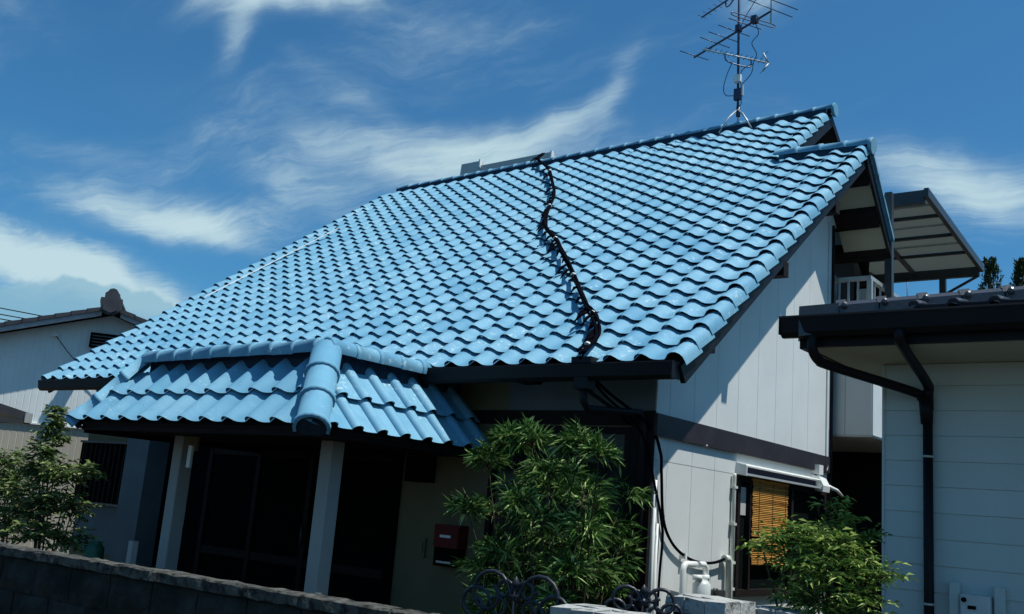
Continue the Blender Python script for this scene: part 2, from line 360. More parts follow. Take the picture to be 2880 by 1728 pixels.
roof = MB()
def slab(b, x0, x1, v0, v1, h0, h1):
    p = [roofp(x0, v0, h0), roofp(x0, v1, h0), roofp(x0, v1, h1), roofp(x0, v0, h1)]
    return b.prism(p, (x1 - x0, 0, 0))
slab(roof, -10.22, -.06, .03, 5.68, -.06, 0.0); slab(roof, -10.22, -1.27, 5.68, 8.25, -.06, 0.0)
RY, RZ = 8.25 * CS, EZ + 8.25 * SN            # main ridge
LY, LZ = 5.70 * CS, EZ + 5.70 * SN            # low ridge
roof = roof.build('roof', M['sheath'], house)
cells = []                                     # (origin x, course)
for j in range(1, 35):
    for k in range(29):
        if j < 4 and k > 20: continue
        if j == 4 and k > 20: continue
        x = -.165 - WT * j
        if j == 34: continue
        cells.append((x, k))
camp = Vector((3.6582, -6.9486, 1.6))
mats = []
rnd = random.Random(3)
for x, k in cells:
    o = roofp(x + rnd.uniform(-.003, .003), k * CE + rnd.uniform(-.004, .004), .003 + rnd.uniform(-.002, .002))
    tw = rnd.uniform(-.008, .008)
    a = (VX + VV * tw).normalized(); b = (VV - VX * tw).normalized()
    mats.append(((o - camp).length, frame(o, a, b, VN)))
mats.sort(key=lambda t: t[0])
for _, mm in mats[:270]: inst('roof_tile', S_MESH, roof, mm)
rest = MB(); tv = [Vector(v.co) for v in S_MESH.vertices]; tf = [tuple(p.vertices) for p in S_MESH.polygons]; ts = [p.use_smooth for p in S_MESH.polygons]
for _, mm in mats[270:]:
    k = len(rest.v); rest.v += [tuple(mm @ p) for p in tv]; rest.f += [tuple(i + k for i in q) for q in tf]; rest.sm += ts
rest.build('distant_roof_tile', M['tile'], roof, kind='stuff')
for k in range(21): inst('verge_tile', V_MESH, roof, frame(roofp(rnd.uniform(-.003, .003), k * CE + rnd.uniform(-.003, .003), 0), VX, VV, VN))
for k in range(21, 29): inst('verge_tile', V_MESH, roof, frame(roofp(-1.2, k * CE, 0), VX, VV, VN))
for k in range(29): inst('left_verge_tile', V2_MESH, roof, frame(roofp(-10.38, k * CE, 0), VX, VV, VN))

MB().prism([roofp(-9.78 - .014, 2.67, .117), roofp(-9.78 + .014, 2.67, .113), roofp(-9.78 + .014, 2.67, .120), roofp(-9.78 - .014, 2.67, .123)], VV * 3.0 + VX * .24).build('glint_strip', M['white_metal'], roof, label='bright narrow strip added as a sun glint on the tiles')  # pale strip added to imitate a sun glint along one tile column
def cap_mesh(name, L, r, band=.010, a0=-10, rr=None):
    """half-round ridge tile lying along +X, raised collar at its far end"""
    b = MB(); rows = [(0, r), (L - .05, r), (L - .05, r + band), (L, r + band), (L, r - .012)]
    seg = 10; vs = []; 
    for (x, q) in rows:
        for k in range(seg + 1):
            a = R(a0) + k * (math.pi - 2 * R(a0)) / seg
            vs.append((x, -q * math.cos(a), q * math.sin(a)))
    fs = []; n = seg + 1
    for i in range(len(rows) - 1):
        for k in range(seg): fs.append((i * n + k, (i + 1) * n + k, (i + 1) * n + k + 1, i * n + k + 1))
    me = bpy.data.meshes.new(name); me.from_pydata(vs, [], [f[::-1] for f in fs]); me.polygons.foreach_set('use_smooth', [True] * len(fs))
    me.materials.append(M['tile']); me.update(); return me
CAP = cap_mesh('ridge_tile', .30, .085)
def cap_row(name, me, parent, p, q, n, L, jitter=.006, flip=False):
    p = Vector(p); q = Vector(q); d = (q - p); st = d / n; a = d.normalized(); b = Vector((0, 0, 1)).cross(a).normalized(); c = a.cross(b); sc = st.length * 1.04 / L
    for i in range(n):
        o = p + st * i + Vector((0, 0, rnd.uniform(-jitter, jitter)))
        m = frame(o, a * sc, b, c); inst(name, me, parent, m)
# main ridge: mortar course and round caps
MB().box(-10.20, -1.26, RY - .13, RY + .085, RZ - .16, RZ + .03).build('ridge_mortar', M['tile_dark'], roof)
cap_row('ridge_tile', CAP, roof, (-10.22, RY, RZ + .04), (-1.17, RY, RZ + .045), 30, .30)
MB().tube([(-1.20, RY, RZ + .04), (-1.155, RY, RZ + .04)], .105, 16).build('ridge_end_tile', M['tile'], roof)
MB().tube([(-10.25, RY, RZ + .04), (-10.215, RY, RZ + .04)], .095, 16).build('ridge_end_tile', M['tile'], roof)
# low ridge over the gable
MB().box(-1.08, -.06, LY - .08, LY + .08, LZ - .06, LZ + .085).build('ridge_mortar', M['tile_dark'], roof)
cap_row('ridge_tile', CAP, roof, (-1.22, LY, LZ + .125), (.02, LY, LZ + .08), 4, .30)
MB().tube([(.0, LY, LZ + .065), (.045, LY, LZ + .06)], .105, 16).build('ridge_end_tile', M['tile'], roof)
# back slopes
bs = MB(); bs.prism([(-10.35, RY, RZ), (-10.35, RY + 3.6, RZ - 2.6), (-10.35, RY + 3.6, RZ - 2.7), (-10.35, RY, RZ - .12)], (9.08, 0, 0)).build('back_slope', M['sheath'], roof)
BT = 1.06                                       # drop per metre of the short back slope
def bk(x, d, h=0): return (x, LY + d, LZ - d * BT + h)
lb = MB(); lb.prism([bk(-1.2, .0, .05), bk(-1.2, .86, .05), bk(-1.2, .86, .0), bk(-1.2, 0, 0)], (1.19, 0, 0)).build('low_back_slope', M['tile'], roof)
for i in range(4):
    MB().prism([bk(-.10, .05 + .21 * i, .075), bk(-.10, .27 + .21 * i, .09), bk(-.10, .27 + .21 * i, .03), bk(-.10, .05 + .21 * i, .03)], (.125, 0, 0)).build('verge_tile', M['tile'], roof)
# cream soffit boards of the back slope with dark purlins between
for d0, d1 in ((.16, .42), (.58, .84)):
    MB().prism([bk(-.60, d0, -.10), bk(-.60, d1, -.10), bk(-.60, d1, -.13), bk(-.60, d0, -.13)], (.54, 0, 0)).build('soffit_board', M['cream'], roof)
MB().prism([bk(-1.2, .42, -.03), bk(-1.2, .58, -.03), bk(-1.2, .58, -.20), bk(-1.2, .42, -.20)], (1.14, 0, 0)).build('purlin', M['dark_wood'], roof)
MB().prism([bk(-1.2, -.02, -.05), bk(-1.2, .16, -.05), bk(-1.2, .16, -.22), bk(-1.2, -.02, -.22)], (1.14, 0, 0)).build('purlin', M['dark_wood'], roof)
MB().prism([bk(-1.2, .86, .02), bk(-1.2, .93, -.04), bk(-1.2, .93, -.16), bk(-1.2, .84, -.14)], (1.18, 0, 0)).build('eave_board', M['dark_wood'], roof)
MB().prism([bk(-.058, -.06, .03), bk(-.058, .92, .03), bk(-.058, .94, -.14), bk(-.058, -.06, -.20)], (.035, 0, 0)).build('bargeboard', M['black_metal'], roof)
# upper gable wall above the low ridge
MB().prism([(-1.75, LY - .2, LZ - .5), (-1.75, RY, RZ - .15), (-1.75, RY + 3, RZ - 2.4), (-1.75, RY + 3, 4.0), (-1.75, LY - .2, 4.0)], (-.1, 0, 0)).build('upper_gable_wall', M['dark_wood'], house)
MB().prism([roofp(-1.255, 5.5, -.02), roofp(-1.255, 8.25, -.02), (-1.255, RY + 2, RZ - 1.5), (-1.255, RY + 2, RZ - 1.66), roofp(-1.255, 8.20, -.19), roofp(-1.255, 5.5, -.19)], (.03, 0, 0)).build('bargeboard', M['black_metal'], roof)
# eave: soffit, fascia, gutter; verge: bargeboard, soffit, purlin ends
slab(slab(MB(), -10.2, -.10, .04, 5.6, -.09, -.063), -10.2, -1.77, 5.6, 8.1, -.09, -.063).build('rafter_soffit', M['cream'], roof)
slab(MB(), -.092, -.048, -.01, 5.70, -.165, -.01).build('bargeboard', M['black_metal'], roof)
slab(MB(), -10.34, -10.30, -.01, 8.2, -.165, -.01).build('bargeboard', M['black_metal'], roof)
MB().box(-10.28, -.10, .03, .055, EZ - .10, EZ + .015).build('fascia', M['black_metal'], roof)
gut = MB()
def gutter(b, x0, x1, yc, zt, r=.06, hgt=.085):
    pr_ = [(yc - r, zt), (yc - r - .004, zt - .012), (yc - r, zt - .03), (yc - r * .8, zt - hgt * .8), (yc - r * .3, zt - hgt), (yc + r * .3, zt - hgt), (yc + r * .8, zt - hgt * .8), (yc + r, zt), (yc + r - .006, zt), (yc + r * .7, zt - hgt * .74), (yc - r * .7, zt - hgt * .74), (yc - r + .007, zt)]
    return b.prism([(x0, y, z) for y, z in pr_], (x1 - x0, 0, 0))
gutter(gut, -10.30, -.075, -.045, EZ + .022, .065, .145)
gut.box(-.078, -.066, -.115, .025, EZ - .12, EZ + .022)
gut.build('gutter', M['black_metal'], house)
MB().box(-.60, -.055, .47, .615, EZ + .20, EZ + .33).build('purlin', M['dark_wood'], house)
for y0, dd in ((2.05, .0), (3.5, .0)):
    MB().box(-.60, -.046, y0, y0 + .12, EZ + y0 * TN - .30, EZ + y0 * TN - .15).build('purlin', M['dark_wood'], house)

# gable wall: backing, siding panels, beam, trims
GX = -.60
def gz(y): return EZ + y * TN - .13
gw = MB(); gw.prism([(GX - .014, .62, 0), (GX - .014, 4.88, 0), (GX - .014, 4.88, 5.50), (GX - .014, 5.19, 5.50), (GX - .014, 5.19, 5.80), (GX - .014, LY + .05, LZ - .25), (GX - .014, .62, gz(.62))], (-.12, 0, 0))
gw = gw.build('gable_wall', M['joint'], house)
ys = [.62, .86, 1.335, 1.81, 2.29, 2.77, 3.25, 3.73, 4.21, 4.88]
for a, b in zip(ys[:-1], ys[1:]):
    a += .0025; b -= .0025
    MB().prism([(GX, a, 2.53), (GX, b, 2.53), (GX, b, min(gz(b), 6.0)), (GX, a, gz(a))], (-.013, 0, 0)).build('siding_panel', M['white_wall'], gw)
    if b < 2.3:
        MB().prism([(GX, a, .25), (GX, b, .25), (GX, b, 2.122), (GX, a, 2.122)], (-.013, 0, 0)).build('siding_panel', M['white_wall'], gw)
        MB().prism([(GX, a, 2.127), (GX, b, 2.127), (GX, b, 2.335), (GX, a, 2.335)], (-.013, 0, 0)).build('siding_panel', M['white_wall'], gw)
    else:
        MB().prism([(GX, a, 2.127), (GX, b, 2.127), (GX, b, 2.335), (GX, a, 2.335)], (-.013, 0, 0)).build('siding_panel', M['white_wall'], gw)
        MB().prism([(GX, a, .25), (GX, b, .25), (GX, b, .93), (GX, a, .93)], (-.013, 0, 0)).build('siding_panel', M['white_wall'], gw)
MB().prism([(GX, 4.883, 5.51), (GX, 5.19, 5.51), (GX, 5.19, 5.80), (GX, 4.883, 6.1)], (-.013, 0, 0)).build('siding_panel', M['white_wall'], gw)
MB().box(GX, GX + .035, .585, 4.93, 2.335, 2.53).build('beam', M['peeling'], gw)
MB().box(GX, GX + .018, 4.80, 4.885, 2.53, 5.50).build('corner_trim', M['white_wall_b'], gw)
MB().box(GX, GX + .05, 4.886, 4.91, 2.0, 5.48).build('back_corner_post', M['dark_wood'], gw)
# window in the gable wall
wf = MB()
for bx in ((2.27, 2.33, .94, 2.12), (4.68, 4.74, .94, 2.12), (2.33, 4.68, 2.06, 2.12), (2.33, 4.68, .94, 1.0), (3.66, 3.72, 1.0, 2.06), (2.56, 2.60, 1.0, 2.06)):
    wf.box(GX - .02, GX + .045, bx[0], bx[1], bx[2], bx[3])
win = wf.build('window', M['dark_wood'], gw)
MB().box(GX - .016, GX - .008, 2.33, 4.68, 1.0, 2.06).build('pane', M['glass'], gw)
MB().box(GX - .006, GX + .004, 2.345, 2.545, 1.73, 2.01).build('ventilator_panel', M['panel_grey'], gw)
aw = MB().prism([(GX, 2.30, 2.225), (GX + .10, 2.30, 2.205), (GX + .115, 2.30, 2.218), (GX + .10, 2.30, 2.232), (GX, 2.30, 2.248)], (0, 2.05, 0)).build('awning', M['white_metal'], gw)
MB().box(GX, GX + .06, 2.32, 4.34, 2.15, 2.222).build('awning_cloth', M['awning_cloth'], gw)
MB().prism([(GX + .01, 2.30, 2.135), (GX + .12, 2.30, 2.120), (GX + .125, 2.30, 2.142), (GX + .01, 2.30, 2.152)], (0, 2.05, 0)).build('awning_bar', M['white_metal'], gw)
MB().prism([(GX, 2.285, 2.13), (GX + .12, 2.285, 2.115), (GX + .12, 2.285, 2.215), (GX, 2.285, 2.25)], (0, .015, 0)).build('awning_end', M['white_metal'], gw)
e = MB(); e.prism([(GX, 4.35, 2.10), (GX + .14, 4.35, 2.09), (GX + .15, 4.35, 2.16), (GX + .10, 4.35, 2.25), (GX, 4.35, 2.29)], (0, .22, 0)); e.box(GX, GX + .09, 4.37, 4.50, 2.29, 2.40)
e.build('awning_bracket', M['white_metal'], gw)
MB().tube([(GX + .11, 4.55, 2.17), (GX + .17, 4.74, 2.13), (GX + .19, 4.88, 2.07)], [.025, .02, .012], 8).build('awning_arm', M['white_metal'], gw)
pb = MB(); pb.tube([(GX + .03, 2.225, .3), (GX + .03, 2.20, 2.10), (GX + .03, 2.20, 2.13)], .020, 8)
for z in (1.0, 1.25, 1.62, 1.98): pb.box(GX, GX + .055, 2.17, 2.235, z, z + .025)
pb.build('conduit', M['cream_pipe'], gw)
MB().tube([(GX + .06, 2.12, .3), (GX + .05, 2.10, 1.27), (GX + .05, 2.07, 1.30), (GX + .05, 1.99, 1.30)], .035, 10).build('service_pipe', M['cream_pipe'], gw)
tp = MB(); tp.tube([(GX + .02, .635, .2), (GX + .02, .635, 1.95)], .016, 6); tp.tube([(GX + .02, .70, .2), (GX + .02, .70, 1.58)], .012, 6); tp.build('conduit', M['white_metal'], gw)

# front wall under the eave
FY = .62
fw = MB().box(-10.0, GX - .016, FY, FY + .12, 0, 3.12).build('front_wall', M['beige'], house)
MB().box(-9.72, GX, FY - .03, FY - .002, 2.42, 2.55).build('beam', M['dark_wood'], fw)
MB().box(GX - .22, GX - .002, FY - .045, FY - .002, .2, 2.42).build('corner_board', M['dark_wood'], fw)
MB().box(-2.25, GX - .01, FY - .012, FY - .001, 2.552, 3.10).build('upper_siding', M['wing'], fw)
# sliding windows behind the bamboo
w2 = MB()
for bx in ((-2.40, -2.34, .45, 2.40), (-1.52, -1.46, .45, 2.40), (-.88, -.82, .45, 2.40), (-2.34, -.88, 2.34, 2.40), (-2.34, -.88, 2.02, 2.08), (-2.34, -.88, .45, .52)): w2.box(bx[0], bx[1], FY - .05, FY - .001, bx[2], bx[3])
w2 = w2.build('window', M['dark_wood'], fw)
MB().box(-2.34, -.88, FY - .02, FY - .004, .52, 2.34).build('pane', M['glass'], fw)
MB().box(-2.05, -1.87, FY - .30, FY - .012, 2.80, 2.90).build('soffit_bracket', M['dark_wood'], fw)
# porch door recess and left barred window
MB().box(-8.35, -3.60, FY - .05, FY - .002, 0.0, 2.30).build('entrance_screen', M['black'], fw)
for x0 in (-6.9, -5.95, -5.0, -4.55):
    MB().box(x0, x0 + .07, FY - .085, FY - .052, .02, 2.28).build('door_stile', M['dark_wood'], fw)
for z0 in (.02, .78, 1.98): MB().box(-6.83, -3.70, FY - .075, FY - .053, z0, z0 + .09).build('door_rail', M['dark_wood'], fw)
MB().tube([(-4.98, FY - .10, 1.02), (-4.98, FY - .10, 1.22)], .014, 8).build('door_pull', M['bronze'], fw)
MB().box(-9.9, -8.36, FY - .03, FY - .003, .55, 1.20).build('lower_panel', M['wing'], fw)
MB().box(-9.96, -8.42, FY - .06, FY - .004, 1.22, 2.06).build('barred_window', M['black'], fw)
for i in range(12): MB().box(-9.92 + i * .125, -9.897 + i * .125, FY - .12, FY - .095, 1.22, 2.06).build('window_bar', M['dark_wood'], fw)
for z in (1.20, 2.05): MB().box(-9.96, -8.42, FY - .13, FY - .09, z, z + .03).build('bar_rail', M['bronze'], fw)
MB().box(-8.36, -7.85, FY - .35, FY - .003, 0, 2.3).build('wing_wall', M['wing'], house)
MB().prism([(-9.62, FY + .12, 0), (-9.62, 8.6, 0), (-9.62, 8.6, 5.6), (-9.62, RY, RZ - .3), (-9.62, FY + .12, gz(FY + .12) - .05)], (-.12, 0, 0)).build('side_wall', M['white_wall_b'], house)
MB().box(-9.6, GX - 1.2, 8.5, 8.62, 0, 5.4).build('rear_wall', M['white_wall_b'], house)
# porch fittings
MB().box(-3.49, -3.14, FY - .09, FY - .002, 1.80, 2.06).build('wall_lamp_box', M['black'], fw)
hd = MB().box(-3.30, -3.17, FY - .03, FY - .002, 1.05, 1.24); hd.box(-3.28, -3.19, FY - .045, FY - .03, 1.08, 1.20); hd.build('intercom', M['beige'], fw)
# main downpipe
dp = MB(); dp.box(-1.04, -.84, -.12, .03, EZ + .022, EZ + .075); dp.box(-1.01, -.87, -.11, .02, EZ - .20, EZ - .10)
dp.tube([(-.94, -.05, EZ - .15), (-.94, -.04, EZ - .30), (-.92, .0, EZ - .36), (-.70, .52, 2.52), (-.68, .55, 2.40), (-.68, .55, .2)], .034, 10)
dp.build('downpipe', M['black_metal'], house)
MB().tube([(-1.06, -.02, EZ - .12), (-.86, .45, 2.50), (-.84, .56, 2.43)], .018, 6).build('gutter_stay', M['black_metal'], house)

# ---------------------------------------------------------------- porch
PX, PY, PZ = -2.37, -1.76, 2.115
AG = R(50); ca, sa = math.cos(AG), math.sin(AG)
PC = .37; WF, WR = .324, .286
pf_mesh = tile_mesh('porch_tile', wave(WF, 1.05), .46, PC, .046, .006)
pr_mesh = tile_mesh('porch_tile', roll(WR), .46, PC, .046, .006)
pd = MB()
RUN = .44
pd.prism([(-6.0, PY + .02, PZ), (PX - .02, PY + .02, PZ), (PX - RUN, PY + RUN, PZ + RUN * sa / ca - .02), (-6.0 + RUN, PY + RUN, PZ + RUN * sa / ca - .02)], (0, .02, -.02))
pd.prism([(PX - .02, PY + .02, PZ), (PX - .02, FY, PZ), (PX - RUN, FY, PZ + RUN * sa / ca - .02), (PX - RUN, PY + RUN, PZ + RUN * sa / ca - .02)], (-.02, 0, -.02))
pd.prism([(-5.98, PY + .02, PZ), (-5.98, FY, PZ), (-6 + RUN, FY, PZ + RUN * sa / ca - .02), (-6 + RUN, PY + RUN, PZ + RUN * sa / ca - .02)], (.02, 0, -.02))
pd.box(-6 + RUN, PX - RUN, PY + RUN, FY, PZ + RUN * sa / ca - .04, PZ + RUN * sa / ca - .02)
porch = pd.build('porch_roof', M['sheath'], house)
MB().box(-5.93, PX - .07, PY + .07, FY - .06, PZ - .045, PZ - .02).build('ceiling', M['dark_wood'], porch)
fr = MB(); fr.box(-5.95, PX - .05, PY + .05, PY + .075, PZ - .07, PZ + .02); fr.box(PX - .075, PX - .05, PY + .076, FY - .06, PZ - .055, PZ + .02); fr.box(-5.95, -5.925, PY + .076, FY - .06, PZ - .10, PZ + .02)
fr.build('eave_board', M['dark_wood'], porch)
fa, fb, fc = Vector((1, 0, 0)), Vector((0, ca, sa)), Vector((0, -sa, ca))
ra, rb, rc = Vector((0, 1, 0)), Vector((-ca, 0, sa)), Vector((sa, 0, ca))
def clipped(base_me, mm, keep):
    """copy of a tile cut along the hip: keep(p) is the signed distance to the cut"""
    import bmesh
    bm = bmesh.new(); bm.from_mesh(base_me); bm.transform(mm)
    co, no = keep
    bmesh.ops.bisect_plane(bm, geom=bm.verts[:] + bm.edges[:] + bm.faces[:], plane_co=co, plane_no=no, clear_outer=True)
    return bm
hipR = (Vector((PX, PY, PZ)), Vector((1, 1, 0)).normalized())       # front tiles stay where x+y smaller
hipR2 = (Vector((PX, PY, PZ)), Vector((-1, -1, 0)).normalized())
hipL = (Vector((-6.0, PY, PZ)), Vector((-1, 1, 0)).normalized())
def place_porch(me, o, a, b, c, cuts):
    mm = frame(o, a, b, c)
    pts = [mm @ Vector(v.co) for v in me.vertices]; cut = False
    for co, no in cuts:
        d = [(p - co).dot(no) for p in pts]
        if min(d) > -.02: return
        if max(d) > 0: cut = True
    if not cut: inst('porch_tile', me, porch, mm); return
    import bmesh
    bm = bmesh.new(); bm.from_mesh(me); bm.transform(mm)
    for co, no in cuts: bmesh.ops.bisect_plane(bm, geom=bm.verts[:] + bm.edges[:] + bm.faces[:], plane_co=co, plane_no=no, clear_outer=True)
    if len(bm.faces) < 3: bm.free(); return
    bmesh.ops.translate(bm, verts=bm.verts, vec=-WP[porch]); m2 = bpy.data.meshes.new('porch_tile'); bm.to_mesh(m2); bm.free(); m2.materials.append(M['tile'])
    o2 = bpy.data.objects.new('porch_tile', m2); C.objects.link(o2); o2.parent = porch
for r_ in range(2):
    for j in range(12):
        o = Vector((-6.05 + WF * j, PY, PZ)) + fb * (r_ * PC - .02) + fc * .01
        place_porch(pf_mesh, o, fa, fb, fc, [hipR, hipL])
    for j in range(-2, 8):
        o = Vector((PX, -1.37 + WR * (j - .02), PZ)) + rb * (r_ * PC - .02) + rc * .01
        place_porch(pr_mesh, o, ra, rb, rc, [hipR2, (Vector((PX, FY - .06, PZ)), Vector((0, 1, 0)))])
CZ = 2.815
MB().box(-6 + RUN, PX - RUN + .02, PY + RUN + .03, PY + RUN + .12, 2.45, CZ + .03).build('ridge_mortar', M['tile_dark'], porch)
MB().box(PX - RUN - .12, PX - RUN - .03, PY + RUN + .12, .55, 2.45, CZ + .03).build('ridge_mortar', M['tile_dark'], porch)
PCAP = cap_mesh('porch_ridge_tile', .30, .093, .010, -25)
cap_row('porch_ridge_tile', PCAP, porch, (-5.56, PY + RUN - .005, CZ + .005), (PX - RUN - .05, PY + RUN - .005, CZ + .025), 9, .30)
cap_row('porch_ridge_tile', PCAP, porch, (PX - RUN, .42, CZ + .03), (PX - RUN - .0, PY + RUN + .0, CZ + .03), 6, .30)
HCAP = cap_mesh('hip_tile', .36, .135, .016, -20)
HCAP2 = cap_mesh('hip_tile', .36, .095, .014, -20)
hp, hq = Vector((PX - .47, PY + .47, 2.825)), Vector((PX + .015, PY - .015, 2.105))
cap_row('hip_tile', HCAP, porch, hp, hq, 3, .36, .003)
cap_row('hip_tile', HCAP2, porch, (-6 + .47, PY + .47, 2.86), (-6 - .01, PY - .01, 2.085), 3, .36, .003)
for (hx_, hy_, x_, s) in ((hq, hp, PX, .121), ((-6 - .01, PY - .01, 2.085), (-6 + .47, PY + .47, 2.86), -6, .082)):
    a = Vector(hx_); b = (Vector(hy_) - a).normalized()
    rt_ = b.cross(Vector((0, 0, 1))).normalized(); up_ = rt_.cross(b)
    MB().prism([a + b * .022 + rt_ * (s * 1.09 * math.cos(q)) + up_ * (s * 1.09 * math.sin(q)) for q in [R(-50 + 28 * k) for k in range(11)]], b * .02).build('hip_end_plug', M['tile_dark'], porch)  # plug takes the dark mortar colour to imitate shade at the hip end
for (x, y) in ((-2.98, -.965), (-5.235, -.965)):
    pb = MB().bbox(x - .077, x + .077, y - .077, y + .077, 0, PZ - .05, .008).build('pillar', M['pillar'], house)
MB().box(-5.15, -4.93, -1.03, -1.0, 1.92, PZ - .05).build('hanging_board', M['beige'], house)
MB().box(-5.02, -4.96, -1.06, -1.035, 1.75, 1.97).build('name_plate', M['white_metal'], house)
MB().box(-6.2, -2.3, -1.9, .60, 0, .16).build('porch_step', M['coping'], house)

# ---------------------------------------------------------------- veranda on the back of the house
ver = MB().box(-2.6, -.105, 5.0, 8.4, 2.80, 3.95).build('veranda_floor', M['panel_grey'], house)
for a, b in ((-.62, -.43), (-.425, -.11)): MB().box(a, b, 4.986, 4.999, 2.82, 3.93).build('front_panel', M['panel_grey'], ver)
MB().box(-.104, -.092, 5.0, 8.4, 2.82, 3.93).build('side_panel', M['white_wall_b'], ver)
rl = MB(); rl.box(-.70, -.12, 4.99, 5.05, 4.76, 4.81); rl.box(-.18, -.12, 5.05, 8.3, 4.76, 4.81); rl.box(-.70, -.12, 5.0, 5.04, 4.02, 4.06); rl.box(-.17, -.13, 5.05, 8.3, 4.02, 4.06)
rl.build('railing', M['alu'], ver)
for x in (-.68, -.145): MB().box(x - .03, x + .03, 4.992, 5.048, 3.95, 4.76).build('railing_post', M['alu'], ver)
for x in (-.53, -.41, -.29): MB().box(x - .012, x + .012, 5.01, 5.03, 4.06, 4.76).build('railing_bar', M['alu'], ver)
for i in range(12): MB().box(-.16, -.14, 5.20 + .24 * i, 5.224 + .24 * i, 4.06, 4.76).build('railing_bar', M['alu'], ver)
MB().box(-1.05, -.92, 4.94, 6.75, 3.6, 5.9).build('room_wall', M['dark_wood'], house)
MB().box(-.918, -.90, 5.1, 6.0, 3.95, 5.1).build('veranda_door', M['bronze'], house)
MB().box(-.70, -.55, 6.2, 6.5, 4.6, 4.95).build('storage_box', M['panel_grey'], ver)
MB().tube([(-.58, 5.75, 5.45), (-.50, 5.85, 5.30), (-.50, 5.95, 5.05)], [.05, .09, .04], 9).build('hanging_bag', M['black'], ver)
vr = thing('veranda_roof', (-.3, 7.4, 5.9), 'brown framed flat canopy with smoky panels over the upper veranda', 'canopy')
def vz(y): return 6.14 - (y - 5.95) * .085
for i in range(4):
    for j in range(3):
        x0 = -2.6 + j * .96; x1 = x0 + .94; y0 = 5.95 + i * .76; y1 = y0 + .74
        MB().add([(x0, y0, vz(y0)), (x1, y0, vz(y0)), (x1, y1, vz(y1)), (x0, y1, vz(y1)), (x0, y0, vz(y0) + .006), (x1, y0, vz(y0) + .006), (x1, y1, vz(y1) + .006), (x0, y1, vz(y1) + .006)],
                 [(0, 3, 2, 1), (4, 5, 6, 7), (0, 1, 5, 4), (1, 2, 6, 5), (2, 3, 7, 6), (3, 0, 4, 7)]).build('roof_panel', M['poly'], vr)
for x in (-1.66, -.70): MB().bar((x, 5.95, vz(5.95) - .035), (x, 9.0, vz(9) - .035), .05, .06).build('rafter', M['bronze'], vr)
MB().bar((.30, 5.90, vz(5.95) - .01), (.30, 9.05, vz(9.05) - .01), .06, .12).build('edge_rafter', M['bronze'], vr)
for y, h in ((5.95, .15), (9.02, .14)): MB().box(-2.7, .27, y - .04, y + .04, vz(y) - h, vz(y) + .03).build('edge_beam', M['bronze'], vr)
for y in (6.70, 7.46, 8.22): MB().box(-2.6, .27, y - .02, y + .02, vz(y) - .05, vz(y) - .003).build('purlin', M['bronze'], vr)
for y in (6.33, 7.08, 7.84): MB().box(-2.6, .27, y - .012, y + .012, vz(y) - .03, vz(y) - .003).build('purlin', M['alu'], vr)
for (x, y) in ((-.06, 5.52), (-.27, 9.02)): MB().box(x - .045, x + .045, y - .045, y + .045, 3.95, vz(y) - .13).build('post', M['bronze'], vr)
MB().bar((-.24, 9.02, vz(9) - .40), (.26, 9.02, vz(9) - .13), .035, .035).build('brace', M['bronze'], vr)

# ---------------------------------------------------------------- things on and beside the house
# black cable bundle tied down over the tiles
cp = [(-6.60, 6.60, 8.06), (-6.53, 6.36, 7.86), (-5.78, 5.68, 7.33), (-5.24, 5.07, 6.87), (-4.61, 4.31, 6.30), (-4.29, 3.81, 5.92), (-4.06, 3.42, 5.62), (-3.68, 2.92, 5.25), (-3.19, 2.49, 4.92), (-2.86, 2.15, 4.67), (-2.43, 1.72, 4.34), (-2.07, 1.34, 4.05), (-1.77, 1.03, 3.81), (-1.44, .68, 3.55), (-1.22, .48, 3.40), (-1.05, .27, 3.24), (-.97, .10, 3.11), (-.93, -.14, 2.95)]
cab = thing('roof_cable', (-3.5, 2.8, 5.1), 'black cable bundle with loose ties running down the blue tiled roof', 'cable')
base_pts = bez(cp, 6)
for q in range(4):
    ph = q * 1.6; pts = []
    for i, p in enumerate(base_pts):
        s_ = .020 if i < len(base_pts) - 24 else .034
        pts.append(p + VX * (s_ * math.sin(i * .19 + ph)) + VN * (s_ * .6 * math.cos(i * .19 + ph) + .012 - (.03 if q == 0 else 0)))
    MB().tube(pts, .0145, 6).build('strand', M['cable'], cab)
ties = MB()
for i in range(4, len(base_pts) - 3, 2):
    if rnd.random() < .25: continue
    p = base_pts[i] + VN * .01
    for _ in range(1):
        e1 = p - VV * rnd.uniform(.06, .26) - VX * rnd.uniform(-.02, .05) - VN * rnd.uniform(.0, .05)
        ties.tube([p, (p + e1) / 2 + VN * .02, e1], [.013, .017, .006], 5)
ties.build('loose_ties', M['cable'], cab, kind='stuff')
for i in range(14, len(base_pts) - 3, 17): MB().tube([base_pts[i] - VV * .010 + VN * .012, base_pts[i] + VV * .010 + VN * .012], .032, 8).build('clip', M['white_metal'], cab)

wc = thing('wall_cable', (-.56, 1.2, 1.6), 'black cable hanging in a loop across the sunlit gable wall', 'cable')
MB().tube(bez([(-.95, -.13, 2.92), (-.88, .15, 2.70), (-.64, .56, 2.42), (-.555, .64, 2.2), (-.565, .70, 2.01), (-.565, .77, 1.63), (-.565, .94, 1.43), (-.565, 1.21, 1.31), (-.560, 1.49, 1.26), (-.555, 1.78, 1.26), (-.55, 2.02, 1.30)], 7), .0135, 8).build('strand', M['cable'], wc)
MB().tube(bez([(-.97, -.11, 2.90), (-.88, .18, 2.64), (-.68, .50, 2.36), (-.56, .61, 1.85), (-.565, .74, 1.60), (-.565, .775, 1.45), (-.565, .75, 1.1), (-.565, .73, .3)], 7), .0115, 8).build('strand', M['cable'], wc)
MB().box(-.60, -.54, 1.17, 1.20, 1.29, 1.34).build('clip', M['white_metal'], wc)

